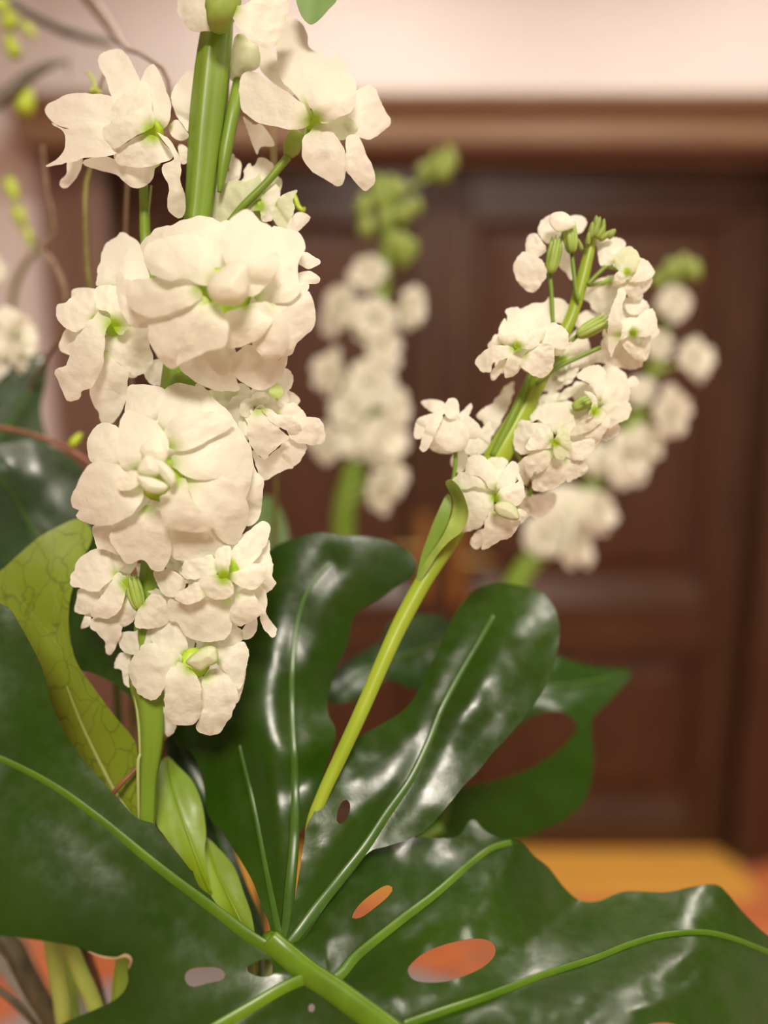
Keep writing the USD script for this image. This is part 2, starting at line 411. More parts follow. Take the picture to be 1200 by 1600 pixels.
def loose_bloom(plant, x, y, R, d, face, seed, attach, count=(6, 5, 3)):
    """A double flower built from spoon-shaped petals around the axis face (sketch axes: right, down, toward the viewer)."""
    rng = np.random.default_rng(seed)
    f = np.asarray(face, float) / np.linalg.norm(face)
    a = np.cross(f, [0.2, 1, 0.1]); a /= np.linalg.norm(a)
    b2 = np.cross(f, a)
    B = np.stack([a, b2, f], 1)
    path = [(attach[0], attach[1], d, R * 0.07), (x - f[0] * R * 0.3, y - f[1] * R * 0.3, d + f[2] * R * 0.3 * d / F, R * 0.1), (x, y, d, R * 0.2)]
    bl = obj(plant, 'bloom', stalk(path, 10, 8), M_CALYX)
    for layer, num in enumerate(count):
        for k in range(num):
            az = 2 * np.pi * (k + rng.uniform(-.25, .25)) / num + layer * 0.5
            L = R * (1.0, 0.8, 0.5)[layer] * rng.uniform(0.85, 1.12)
            W = L * rng.uniform(0.36, 0.48)
            e0, e1 = ((0.9, -0.25), (1.2, 0.25), (1.45, 0.9))[layer]
            e1 += rng.uniform(-.25, .25)
            u, v = np.meshgrid(np.linspace(0, 1, 8), np.linspace(-1, 1, 7), indexing='ij')
            w = W * (0.18 + 0.82 * np.sin(np.pi * np.clip(u, 0, 1) ** 1.35 * 0.80 + 0.05)) * np.where(u > 0.93, 0.72, 1)
            th = e0 + (e1 - e0) * u ** 0.7
            du = np.zeros_like(u); du[1:] = L / 7
            rad, hgt = np.cumsum(np.cos(th) * du, 0), np.cumsum(np.sin(th) * du, 0)
            ph = rng.uniform(0, 6)
            hgt = hgt + 0.05 * L * np.sin(4 * v + ph) * u ** 2 - 0.10 * W * v ** 2 * (1 if layer == 0 else -1.5)
            loc = np.stack([rad * np.cos(az) - w * v * np.sin(az), rad * np.sin(az) + w * v * np.cos(az), hgt], -1).reshape(-1, 3) @ B.T
            i, j = np.meshgrid(np.arange(7), np.arange(6), indexing='ij')
            q = (i * 7 + j).ravel()
            tri = np.vstack([np.c_[q, q + 7, q + 8], np.c_[q, q + 8, q + 1]])
            pts = P(x + loc[:, 0], y + loc[:, 1], d - loc[:, 2] * d / F)
            tint = (np.clip(1 - u / 0.30, 0, 1)).ravel() * 0.9
            obj(bl, 'petal', trimesh.Trimesh(pts, tri, process=False), M_PETAL, tint=tint)
    return bl


# ------------------------------------------------------------------ leaves
class Blade:
    """A leaf blade: depth from control points (x, y, depth), valleys along the ribs, soft waves."""

    def __init__(self, ctrl, ribs=(), valley=7, vw=26, wave=5, wl=110, seed=1):
        c = np.array(ctrl, float)
        self.f = RBFInterpolator(c[:, :2], c[:, 2], kernel='thin_plate_spline')
        self.ribs = [spline(np.array(r, float)[:, :2], 120) for r in ribs]
        self.kd = cKDTree(np.vstack(self.ribs)) if ribs else None
        self.valley, self.vw, self.wave, self.wl, self.seed = valley, vw, wave, wl, seed

    def depth(self, xy):
        xy = np.asarray(xy, float)
        d = self.f(xy)
        z = self.wave * fb(xy, self.wl, self.seed)
        if self.kd is not None:
            q = self.kd.query(xy)[0]
            z = z * (1 - np.exp(-(q / (1.5 * self.vw)) ** 2)) - self.valley * np.exp(-(q / self.vw) ** 2)
        return d - z * d / F


def blade_mesh(blade, outline, step, holes=(), thick=0.0006, rough_rim=0.0, seed=0):
    o = np.asarray(outline, float)
    pts, tri, e = mesh2d(o, step, holes)
    top = P(pts[:, 0], pts[:, 1], blade.depth(pts))
    v, f, n = meshkit.arrays(trimesh.Trimesh(top, tri, process=False), True)
    t = thick * np.clip(e / (2.0 * step), 0, 1)[:, None] ** 0.6 + 0.00012
    bottom = top - n * t
    k = len(top)
    ed = np.sort(np.vstack([tri[:, [0, 1]], tri[:, [1, 2]], tri[:, [2, 0]]]), 1)
    dirs = np.vstack([tri[:, [0, 1]], tri[:, [1, 2]], tri[:, [2, 0]]])
    _, idx, cnt = np.unique(ed, axis=0, return_index=True, return_counts=True)
    bd = dirs[idx[cnt == 1]]
    wall = np.vstack([np.c_[bd[:, 1], bd[:, 0], bd[:, 0] + k], np.c_[bd[:, 1], bd[:, 0] + k, bd[:, 1] + k]])
    return trimesh.Trimesh(np.vstack([top, bottom]), np.vstack([tri, tri[:, ::-1] + k, wall]), process=False)


def rib_mesh(blade, pts, r0, r1, flat=0.6, lift=0.0, sides=10):
    """A rib that lies on the blade: half-buried tapering ridge."""
    s = spline(np.array(pts, float)[:, :2], max(24, 8 * len(pts)))
    t = np.gradient(s, axis=0); t /= np.linalg.norm(t, axis=1, keepdims=True)
    nn = np.c_[-t[:, 1], t[:, 0]]
    rad = np.linspace(r0, r1, len(s))
    d = blade.depth(s)
    a = np.linspace(0, 2 * np.pi, sides, endpoint=False)
    xy = s[:, None, :] + (rad[:, None] * np.cos(a))[..., None] * nn[:, None, :]
    z = rad[:, None] * np.sin(a) * flat + lift
    dd = d[:, None] - z * d[:, None] / F
    v = P(xy[..., 0].ravel(), xy[..., 1].ravel(), dd.ravel())
    n = sides
    i, j = np.meshgrid(np.arange(len(s) - 1), np.arange(n), indexing='ij')
    i, j, k = i.ravel(), j.ravel(), (j.ravel() + 1) % n
    f = np.vstack([np.c_[i * n + j, (i + 1) * n + k, i * n + k], np.c_[i * n + j, (i + 1) * n + j, (i + 1) * n + k]])
    c0, c1, r = len(v), len(v) + 1, np.arange(n)
    v = np.vstack([v, P(s[0, 0], s[0, 1], d[0]), P(s[-1, 0], s[-1, 1], d[-1])])
    f = np.vstack([f, np.c_[np.full(n, c0), r, (r + 1) % n], np.c_[np.full(n, c1), (len(s) - 1) * n + (r + 1) % n, (len(s) - 1) * n + r]])
    return trimesh.Trimesh(v, f, process=False)

# ================================================================== THE ROOM
X0, X1, Y0, Y1 = -2.6, 2.6, -2.6, 2.34
fl = obj('/World', 'floor', bx(X0 - .1, X1 + .1, Y0 - .1, Y1 + .1, -0.12, -0.006), M_GROUT, smooth=False)
tag(stage.GetPrimAtPath(fl), 'floor of diagonal terracotta tiles with pale joints', kind='structure')
PITCH_T, ANG = 0.2687, math.radians(38)
tn, tt = np.array([-math.sin(ANG), math.cos(ANG)]), np.array([math.cos(ANG), math.sin(ANG)])
room_poly = sbox(X0, Y0, X1, Y1)
tiles = []
for i in range(-25, 26):
    for j in range(-25, 26):
        o = tn * (1.323 + i * PITCH_T) + tt * (j * PITCH_T + (0.5 * PITCH_T if i % 2 else 0.06))
        g, h = 0.009, PITCH_T
        sq = Polygon([o + tn * g + tt * g, o + tn * g + tt * (h - g), o + tn * (h - g) + tt * (h - g), o + tn * (h - g) + tt * g]).intersection(room_poly)
        if sq.area > 0.002:
            tiles.append(sq)
tiles.sort(key=lambda s: math.hypot(s.centroid.x, s.centroid.y - 1.75))
rest = []
for k, sq in enumerate(tiles):
    rg = np.random.default_rng(k)
    h = 0.006 + rg.uniform(-.001, .001)
    m = trimesh.creation.extrude_polygon(sq, h + 0.004, engine='earcut')
    m.apply_translation([0, 0, -0.0065])
    if k < 290:
        obj(fl, 'tile', m, M_TILES[int(rg.integers(3))], smooth=False)
    else:
        rest.append(m)
if rest:
    t = obj(fl, 'far_tiles', cat(rest), M_TILES[0], smooth=False)
    tag(stage.GetPrimAtPath(t), kind='stuff')


def setting(name, mesh, m, label):
    p = obj('/World', name, mesh, m, smooth=False)
    tag(stage.GetPrimAtPath(p), label, kind='structure')
    return p


DXL, DXR, DC, DTOP = -0.785, 1.145, 0.18, 2.215
wb = cat([bx(X0, DXL, Y1, Y1 + .14, 0, CEIL), bx(DXR, X1, Y1, Y1 + .14, 0, CEIL), bx(DXL, DXR, Y1, Y1 + .14, DTOP, CEIL)])
setting('wall_back', wb, M_WALL, 'pinkish white plaster wall around the double door')
setting('wall_left', bx(X0 - .1, X0, Y0, Y1 + .14, 0, CEIL), M_WALL, 'plain white plaster wall on the left')
setting('wall_right', bx(X1, X1 + .1, Y0, Y1 + .14, 0, CEIL), M_WALL, 'plain white plaster wall on the right')
setting('wall_front', bx(X0, X1, Y0 - .1, Y0, 0, CEIL), M_WALL_FAR, 'plain ochre wall behind the camera')
setting('ceiling', bx(X0 - .1, X1 + .1, Y0 - .1, Y1 + .14, CEIL, CEIL + .1), M_CEIL, 'flat white ceiling')

# ---- the double door
dr = thing('door_1', 'dark brown panelled wooden double door with brass plates', None, kind='structure')
FY = Y1 + 0.035                                             # front face of the leaves


def door_leaf(xa, xb, inner):
    """Stiles, rails, sunk panels with raised fields; inner = +1 when the meeting stile is on the right."""
    sa, sb = (0.105, 0.085) if inner > 0 else (0.085, 0.105)
    x0, x1 = xa + sa, xb - sb
    zs = dict(bot=(0.012, 0.115), lock=(0.72, 0.88), top=(2.06, DTOP - .004))
    leaf = obj(dr, 'door_leaf', cat([bx(xa, x0, FY, FY + .045, .012, DTOP - .004), bx(x1, xb, FY, FY + .045, .012, DTOP - .004)]), M_DOOR, smooth=False)
    for a, b in zs.values():
        obj(leaf, 'rail', bx(x0, x1, FY, FY + .045, a, b), M_DOOR_H, smooth=False)
    for z0, z1 in ((0.115, 0.72), (0.88, 2.06)):
        obj(leaf, 'panel', bx(x0 - .004, x1 + .004, FY + .026, FY + .04, z0 - .004, z1 + .004), M_DOOR_PANEL, smooth=False)
        # sloping bottom ledge, top and side mouldings
        obj(leaf, 'moulding', prism_x([(FY - .010, z0 - .012), (FY - .010, z0 + .004), (FY - .002, z0 + .018), (FY + .026, z0 + .085), (FY + .026, z0 - .012)], x0 - .012, x1 + .012), M_DOOR_H, smooth=False)
        obj(leaf, 'moulding', prism_x([(FY - .010, z1 + .012), (FY - .010, z1 - .006), (FY + .004, z1 - .022), (FY + .026, z1 - .034), (FY + .026, z1 + .012)], x0 - .012, x1 + .012), M_DOOR_H, smooth=False)
        for s, xx in ((1, x0), (-1, x1)):
            obj(leaf, 'moulding', prism_z([(xx - s * .012, FY - .010), (xx + s * .006, FY - .010), (xx + s * .022, FY + .004), (xx + s * .034, FY + .026), (xx - s * .012, FY + .026)], z0 - .01, z1 + .01), M_DOOR, smooth=False)
        # raised field with bevelled margins
        w, e = 0.055, 0.045
        a0, a1, c0, c1 = x0 + w, x1 - w, z0 + w + .06, z1 - 0.045
        if z0 < .5:
            c1 = z1 - .030
        o = np.array([[a0, FY + .028, c0], [a1, FY + .028, c0], [a1, FY + .028, c1], [a0, FY + .028, c1]])
        tb = .065 if z0 < .5 else .045
        i = np.array([[a0 + e, FY + .004, c0 + e], [a1 - e, FY + .004, c0 + e], [a1 - e, FY + .004, c1 - tb], [a0 + e, FY + .004, c1 - tb]])
        f = [[4, 5, 6], [4, 6, 7]]
        for k in range(4):
            n = (k + 1) % 4
            f += [[k, n, 4 + n], [k, 4 + n, 4 + k]]
        obj(leaf, 'raised_field', trimesh.Trimesh(np.vstack([o, i]), f, process=False), M_DOOR_PANEL, smooth=False)
    return leaf


lf = door_leaf(DXL + .004, DC - .002, 1)
rt = door_leaf(DC + .002, DXR - .004, -1)
obj(dr, 'cover_strip', prism_z([(DC - .022, FY), (DC - .016, FY - .014), (DC + .016, FY - .014), (DC + .022, FY)], .015, DTOP - .01), M_DOOR, smooth=False)
for leaf, xc, za, zb in ((lf, 0.128, 0.905, 1.175), (rt, 0.238, 0.885, 1.125)):
    pl = obj(leaf, 'handle_plate', bx(xc - .022, xc + .022, FY - .006, FY + .002, za, zb), M_BRASS, smooth=False)
    hz = za + 0.62 * (zb - za)
    s = 1 if xc > DC else -1
    obj(pl, 'handle', tube([(xc, FY - .004, hz), (xc, FY - .035, hz), (xc + s * .012, FY - .045, hz), (xc + s * .10, FY - .045, hz - .004)], [.008, .008, .009, .007], 12), M_BRASS)
# frame: jambs, head
obj(dr, 'jamb', bx(DXL - .012, DXL + .004, Y1 - .012, Y1 + .14, 0, DTOP), M_DOOR, smooth=False)
obj(dr, 'jamb', bx(DXR - .004, DXR + .012, Y1 - .012, Y1 + .14, 0, DTOP), M_DOOR, smooth=False)
setting('trim_1', cat([prism_z([(-.985, Y1), (-.985, Y1 - .022), (-.965, Y1 - .034), (-.945, Y1 - .034), (-.935, Y1 - .022), (-.905, Y1 - .022), (-.895, Y1 - .032), (-.83, Y1 - .040), (-.80, Y1 - .030), (-.797, Y1 - .012), (-.785, Y1 - .012), (-.785, Y1)], 0, 2.22)]), M_CASING, 'profiled brown wooden casing left of the door')
setting('trim_2', cat([prism_z([(1.36, Y1), (1.36, Y1 - .022), (1.33, Y1 - .034), (1.30, Y1 - .022), (1.26, Y1 - .032), (1.19, Y1 - .040), (1.16, Y1 - .030), (1.157, Y1 - .012), (1.145, Y1 - .012), (1.145, Y1)][::-1], 0, 2.22)]), M_DOOR, 'profiled dark wooden casing right of the door')
setting('trim_3', prism_x([(Y1, 2.215), (Y1 - .125, 2.215), (Y1 - .132, 2.228), (Y1 - .132, 2.275), (Y1 - .140, 2.292), (Y1 - .160, 2.305), (Y1 - .170, 2.315), (Y1 - .170, 2.332), (Y1 - .160, 2.338), (Y1, 2.356)], -1.0, 1.38), M_LINTEL, 'brown wooden lintel moulding above the door')
setting('trim_4', prism_x([(Y1 + .12, 0.0), (Y1 - .195, 0.0), (Y1 - .20, .006), (Y1 - .195, .012), (Y1 - .01, .016), (Y1 + .12, .016)], -.80, 1.17), M_SILL, 'honey coloured wooden threshold board at the foot of the door')
bb = [(Y1, 0), (Y1 - .015, 0), (Y1 - .015, .085), (Y1 - .006, .10), (Y1, .10)]
setting('baseboard_left', prism_x(bb, X0, -.985), M_CASING, 'brown wooden baseboard left of the door')
setting('baseboard_right', prism_x(bb, 1.36, X1), M_CASING, 'brown wooden baseboard right of the door')

# ---- ceiling lamps
for x, y, r, inten, cone, lab in LAMPS:
    t = thing('ceiling_lamp', lab, 'lamp')
    obj(t, 'housing', lathe([(0, 0), (r + .03, 0), (r + .03, -.03), (r + .012, -.045), (r + .004, -.04), (r + .004, -.012), (0, -.012)][::-1], [x, y, CEIL], 48), M_LAMPBODY, smooth=30)
    l = UsdLux.DiskLight.Define(stage, t + '/bulb')
    l.CreateRadiusAttr(r)
    l.CreateIntensityAttr(inten)
    l.CreateColorAttr(Gf.Vec3f(*LAMP_COLOR))
    if cone:
        sh = UsdLux.ShapingAPI.Apply(l.GetPrim())
        sh.CreateShapingConeAngleAttr(float(cone))
        sh.CreateShapingConeSoftnessAttr(0.8)
    l.AddTranslateOp().Set(Gf.Vec3d(x, y, CEIL - .03))

# ---- round table and vase
tb = thing('round_table', 'round grey stone topped table with a steel edge under the flowers', 'table')
TC = np.array([-.118, .347, 0])
obj(tb, 'table_top', lathe([(0, .865), (.488, .865), (.492, .868), (.492, .897), (.488, .90), (0, .90)], TC, 128), M_TABLE, smooth=30)
obj(tb, 'edge_band', lathe([(.4925, .868), (.4965, .869), (.4965, .896), (.4925, .897)], TC, 128), M_STEEL, smooth=30)
obj(tb, 'column', lathe([(0, .02), (.05, .02), (.045, .1), (.04, .5), (.05, .8), (.16, .865), (0, .865)], TC, 48), M_STEEL, smooth=30)
obj(tb, 'base', lathe([(0, 0), (.30, 0), (.30, .012), (.06, .03), (0, .03)], TC, 64), M_STEEL, smooth=30)
VM = np.array([-.095, .262, 1.30])                            # mouth of the vase
vs = obj('/World', 'vase', lathe([(0, .9005), (.055, .9005), (.075, .93), (.088, 1.02), (.080, 1.14), (.060, 1.24), (.054, 1.28), (.058, 1.30), (.053, 1.30), (.049, 1.28), (.055, 1.24), (.074, 1.14), (.082, 1.02), (.07, .94), (0, .915)], [VM[0], VM[1], 0], 64), M_VASE)
tag(stage.GetPrimAtPath(vs), 'grey glazed vase standing on the round table, holding the bouquet', 'vase')


def to_vase(pts, dx=0.0, dy=0.0, r_end=None, sides=10, flute=0.0, flatten=None):
    """Stalk through sketch points and on down into the vase."""
    p = np.array([list(q) for q in pts], float)
    s = spline(p, max(10, 6 * len(p)))
    w = P(s[:, 0], s[:, 1], s[:, 2])
    rad = s[:, 3] * s[:, 2] / F
    end = np.array([VM + [dx, dy, -.01], VM + [dx * .6, dy * .6, -.20]])
    allp = np.vstack([np.c_[w, rad], np.c_[end, np.full(2, r_end or rad[-1])]])
    tail = spline(np.vstack([allp[-4:]]), 16)
    allp = np.vstack([allp[:-4], tail])
    return tube(allp[:, :3], allp[:, 3], sides, flute)

# ================================================================== THE BOUQUET: LEAVES
GL = None
# ---- large front monstera leaf
mon = thing('monstera_leaf', 'large glossy dark green split leaf with holes, spread across the foreground', 'leaf')
RIB_L = [(436, 1492), (390, 1466), (330, 1420), (270, 1375), (220, 1335), (160, 1285), (100, 1240), (50, 1210), (0, 1186), (-50, 1168)]
RIB_B = [(505, 1528), (478, 1532), (440, 1548), (390, 1577), (340, 1606), (295, 1632)]
MID = [(418, 1468), (445, 1492), (480, 1521), (520, 1548), (560, 1577), (600, 1607), (640, 1642)]
RIB_U1 = [(442, 1486), (447, 1468), (452, 1400), (459, 1320), (461, 1250), (459, 1180), (456, 1120), (456, 1050), (463, 980), (480, 925), (515, 880)]
RIB_U1B = [(438, 1468), (422, 1390), (407, 1310), (391, 1235), (374, 1165)]
RIB_U2 = [(442, 1488), (458, 1470), (490, 1426), (530, 1376), (570, 1325), (603, 1275), (640, 1222), (668, 1165), (690, 1110), (716, 1060), (748, 1005), (772, 962)]
RIB_R1 = [(512, 1542), (534, 1524), (560, 1494), (620, 1446), (680, 1400), (735, 1352), (768, 1328), (800, 1318)]
RIB_R2 = [(632, 1604), (700, 1580), (760, 1560), (850, 1526), (930, 1500), (985, 1478), (1040, 1463), (1100, 1459), (1150, 1470), (1215, 1496)]
LOBE_L = [(-60, 925), (0, 943), (16, 952), (36, 985), (60, 1030), (70, 1058), (82, 1102), (112, 1162), (150, 1210), (190, 1254), (214, 1278), (240, 1287), (251, 1302), (275, 1330), (310, 1375), (345, 1420), (384, 1460), (404, 1468), (430, 1466), (446, 1492), (482, 1522), (522, 1550), (562, 1578), (604, 1610), (650, 1650),
          (360, 1652), (80, 1650), (86, 1610), (114, 1592), (150, 1577), (180, 1562), (195, 1547), (201, 1531), (199, 1515), (205, 1502), (197, 1494), (170, 1496), (140, 1487), (115, 1478), (60, 1469), (0, 1462), (-60, 1458)]
HOLES_L = [[(289, 1531), (292, 1518), (306, 1512), (330, 1511), (346, 1514), (352, 1524), (345, 1532), (325, 1536), (300, 1542)], [(384, 1514), (404, 1501), (418, 1499), (426, 1508), (428, 1520), (420, 1526), (400, 1525)],
           [(302, 1361), (315, 1369), (331, 1385), (340, 1401), (328, 1398), (311, 1384)], [(482, 1572), (487, 1568), (492, 1573), (489, 1581), (483, 1580)]]
LOBE_R = [(428, 1470), (452, 1466), (474, 1452), (512, 1403), (560, 1340), (580, 1322), (610, 1314), (650, 1308), (690, 1310), (716, 1306), (738, 1280), (756, 1297), (785, 1311), (812, 1315), (835, 1338), (856, 1354), (881, 1386), (905, 1406), (935, 1408), (975, 1393), (1040, 1394), (1085, 1385), (1118, 1382), (1136, 1395), (1162, 1426), (1200, 1462), (1262, 1500), (1262, 1650), (650, 1652), (604, 1606), (560, 1574), (520, 1546), (480, 1518)]
HOLES_R = [[(637, 1516), (645, 1503), (666, 1487), (700, 1474), (735, 1467), (760, 1468), (773, 1477), (773, 1492), (760, 1507), (735, 1521), (700, 1533), (665, 1535), (645, 1530)],
           [(550, 1434), (560, 1415), (580, 1397), (603, 1383), (614, 1388), (605, 1402), (586, 1418), (565, 1433)], [(1006, 1606), (1020, 1599), (1045, 1598), (1062, 1604), (1040, 1612)]]
LOBE_U2 = [(446, 1474), (454, 1440), (468, 1362), (474, 1322), (480, 1290), (492, 1266), (502, 1236), (516, 1200), (535, 1172), (562, 1150), (596, 1132), (632, 1108), (654, 1078), (682, 1020), (706, 968), (722, 942), (746, 920), (780, 911), (820, 916), (846, 925), (864, 946), (874, 975), (873, 1005), (866, 1035), (856, 1065), (838, 1096), (815, 1126), (790, 1155), (770, 1176), (746, 1206), (726, 1226), (702, 1256), (670, 1292), (642, 1310), (602, 1323), (576, 1332), (540, 1372), (502, 1426), (472, 1470)]
HOLE_U2 = [[(526, 1283), (529, 1263), (539, 1249), (547, 1256), (545, 1272), (535, 1287)]]
LOBE_U1 = [(428, 1474), (420, 1442), (408, 1413), (393, 1374), (370, 1335), (349, 1303), (325, 1273), (318, 1228), (303, 1182), (271, 1150), (266, 1140), (290, 1095), (330, 1030), (365, 950), (385, 905), (425, 858), (455, 843), (487, 834), (505, 832), (540, 837), (580, 839), (615, 848), (641, 864), (652, 882), (646, 900), (620, 917), (593, 936), (564, 952), (552, 966), (543, 1008), (529, 1036), (519, 1067), (513, 1090), (513, 1116), (525, 1148), (507, 1206), (488, 1272), (464, 1310), (456, 1370), (452, 1440), (446, 1476)]
bL = Blade([(436, 1488, .205), (345, 1420, .2062), (250, 1300, .2080), (110, 1160, .2075), (0, 943, .206), (-60, 925, .206), (0, 1186, .1985), (-60, 1458, .190), (60, 1469, .1925), (140, 1487, .1945), (205, 1502, .196), (100, 1592, .1925), (86, 1650, .1895), (360, 1650, .1915), (330, 1500, .2003), (482, 1522, .201), (562, 1578, .1945), (650, 1650, .186), (200, 1400, .1995)], [RIB_L, RIB_B, MID], 5, 30, 2.5, 140, 5)
bR = Blade([(428, 1470, .205), (480, 1518, .201), (560, 1574, .195), (650, 1650, .186), (512, 1403, .218), (580, 1322, .233), (650, 1308, .240), (738, 1280, .252), (800, 1316, .240), (720, 1375, .226), (856, 1354, .246), (905, 1406, .243), (975, 1393, .247), (930, 1460, .225), (1040, 1394, .244), (1118, 1382, .246), (1200, 1462, .236), (1262, 1500, .240), (1262, 1650, .214), (960, 1650, .182), (700, 1480, .209), (1080, 1462, .224), (850, 1526, .205)], [RIB_R1, RIB_R2, MID], 7, 30, 15, 85, 11)
bU2 = Blade([(446, 1474, .206), (472, 1470, .206), (480, 1290, .219), (540, 1372, .216), (602, 1323, .221), (535, 1172, .2325), (632, 1108, .240), (640, 1222, .2275), (690, 1110, .236), (746, 1206, .230), (706, 968, .254), (772, 962, .251), (780, 911, .262), (846, 925, .260), (873, 1005, .250), (838, 1096, .2385), (702, 1256, .2255)], [RIB_U2], 7, 24, 7, 90, 17)
bU1 = Blade([(428, 1474, .2065), (446, 1476, .2065), (370, 1335, .2300), (318, 1228, .2410), (266, 1140, .2470), (460, 1300, .2260), (458, 1180, .2350), (507, 1206, .2395), (525, 1148, .2430), (390, 1230, .236), (456, 1050, .2440), (513, 1090, .2490), (552, 966, .2535), (365, 950, .2560), (480, 925, .2510), (455, 843, .2570), (540, 837, .2560), (646, 900, .2550), (593, 936, .2545), (641, 864, .2560)], [RIB_U1, RIB_U1B], 7, 26, 2.5, 120, 23)
for b, o, h, st in ((bL, LOBE_L, HOLES_L, 6.5), (bR, LOBE_R, HOLES_R, 6.5), (bU2, LOBE_U2, HOLE_U2, 6.5), (bU1, LOBE_U1, [], 7)):
    obj(mon, 'blade_lobe', blade_mesh(b, o, st, h), M_LEAF, smooth=40)
obj(mon, 'midrib', rib_mesh(bL, MID, 21, 24, 0.55), M_RIB, label='thick pale yellow-green midrib')
for b, r, r0, r1, m in ((bL, RIB_L, 13, 5, M_RIB_MID), (bL, RIB_B, 13, 11, M_RIB), (bR, RIB_R1, 11.5, 7, M_RIB_MID), (bR, RIB_R2, 10.5, 6, M_RIB_MID), (bU2, RIB_U2, 10.5, 4, M_RIB_DK), (bU1, RIB_U1, 10, 3, M_RIB_DK), (bU1, RIB_U1B, 6, 2.5, M_RIB_DK)):
    obj(mon, 'rib', rib_mesh(b, r, r0, r1, 0.36), m)
obj(mon, 'torn_edge', stalk([(138, 1487, .1942, .8), (160, 1495, .1946, 1.8), (182, 1497, .1950, 1.6), (196, 1493, .1955, 3.2), (205, 1500, .1957, 2.6), (201, 1514, .1956, 1)], 20, 7), M_DRY, label='dry brown torn edge of the leaf')
obj(mon, 'petiole', to_vase([(420, 1470, .2085, 15), (440, 1500, .222, 14), (425, 1585, .245, 14), (370, 1690, .275, 14)], .012, -.012, .0032), M_RIB)

# ---- second monstera leaf behind
mo2 = thing('monstera_leaf', 'darker split leaf behind, its curved lobe framing a brown gap before the door', 'leaf')
O2 = [(512, 1098), (518, 1062), (535, 1040), (562, 1020), (596, 1000), (606, 975), (640, 961), (690, 962), (720, 985), (790, 1008), (860, 1022), (905, 1036), (942, 1043), (976, 1044), (986, 1054), (968, 1078), (946, 1102), (924, 1128), (928, 1180), (920, 1236), (896, 1272), (850, 1296), (806, 1313), (756, 1322), (690, 1322), (640, 1312), (625, 1262), (640, 1200), (690, 1130), (680, 1082), (640, 1075), (602, 1062), (562, 1092)]
H2 = [[(716, 1230), (736, 1204), (772, 1172), (806, 1138), (838, 1117), (868, 1110), (892, 1120), (902, 1138), (882, 1164), (850, 1189), (806, 1211), (756, 1224)]]
R2A = [(690, 1290), (720, 1180), (760, 1110), (820, 1075), (880, 1072), (930, 1064), (972, 1052)]
R2B = [(700, 1290), (640, 1040), (600, 1035), (560, 1055), (530, 1085)]
b2 = Blade([(512, 1098, .290), (562, 1020, .300), (640, 961, .312), (602, 1062, .296), (690, 1130, .300), (790, 1008, .310), (860, 1022, .308), (976, 1044, .316), (924, 1128, .302), (870, 1090, .302), (928, 1180, .3015), (896, 1272, .3015), (806, 1313, .3035), (700, 1230, .302), (850, 1200, .3015), (690, 1322, .304), (720, 985, .311)], [R2A], 6, 22, 9, 80, 31)
obj(mo2, 'blade', blade_mesh(b2, O2, 7, H2), M_LEAF_BACK, smooth=40)
obj(mo2, 'rib', rib_mesh(b2, R2A, 6, 2, 0.7), M_RIB_DK)
obj(mo2, 'rib', rib_mesh(b2, [(690, 1010), (650, 1020), (600, 1036), (560, 1056), (528, 1084)], 5, 3, 0.7), M_RIB_DK)
obj(mo2, 'petiole', to_vase([(690, 1290, .305, 10), (600, 1350, .30, 10), (470, 1440, .293, 10), (400, 1530, .29, 10), (350, 1650, .288, 10)], .02, .01, .0028), M_RIB)

# ---- pale folded leaf on the left
pl = thing('broad_leaf', 'pale yellow-green leaf underside with net veins, folded beside the front stem', 'leaf')
B1 = [(-50, 925), (0, 892), (26, 869), (60, 840), (90, 823), (118, 811), (134, 816), (144, 832), (141, 850), (131, 870), (116, 910), (109, 940), (107, 980), (112, 1014), (125, 1045), (150, 1080), (180, 1120), (205, 1150), (214, 1172), (216, 1230), (216, 1285), (190, 1278), (140, 1230), (80, 1150), (30, 1050), (-50, 990)]
bB = Blade([(-50, 925, .238), (60, 840, .242), (118, 811, .246), (144, 832, .2445), (109, 940, .236), (112, 1014, .234), (50, 960, .2385), (180, 1120, .233), (216, 1172, .2335), (216, 1285, .232), (140, 1230, .236), (30, 1050, .237)], [[(92, 985), (105, 1060), (130, 1140), (180, 1238), (205, 1275)]], 5, 18, 4, 80, 41)
RB1 = [(104, 1072), (117, 1106), (132, 1142), (158, 1196), (180, 1238), (204, 1276)]
obj(pl, 'blade', blade_mesh(bB, B1, 6), M_LEAF_PALE, smooth=40)
obj(pl, 'midrib', rib_mesh(bB, RB1, 1.2, 3.6, 0.7), M_STEM_PALE)
for v in ([(100, 1040), (84, 960), (96, 890), (120, 835)], [(130, 1140), (112, 1060), (88, 940), (60, 870)], [(160, 1200), (150, 1120), (122, 1055), (112, 1010)], [(95, 1015), (50, 960), (10, 910)]):
    obj(pl, 'vein', rib_mesh(bB, v, 1.3, 0.6, 0.4), M_LEAF_PALE)
D1 = [(142, 834), (150, 830), (164, 850), (172, 900), (204, 960), (222, 1040), (214, 1094), (196, 1082), (172, 1064), (140, 1050), (126, 1046), (113, 1014), (108, 980), (109, 945), (118, 908), (132, 870)]
bD = Blade([(142, 834, .2452), (109, 945, .2375), (126, 1046, .2365), (172, 1064, .246), (214, 1094, .250), (204, 960, .253), (150, 830, .2475)], (), 0, 20, 4, 60, 43)
obj(pl, 'folded_side', blade_mesh(bD, D1, 6), M_LEAF, smooth=40, label='dark green upper side of the folded leaf')
obj(pl, 'petiole', to_vase([(206, 1276, .2335, 4), (220, 1340, .240, 6), (215, 1450, .255, 7), (215, 1600, .275, 7)], -.01, 0, .002), M_STEM_PALE)


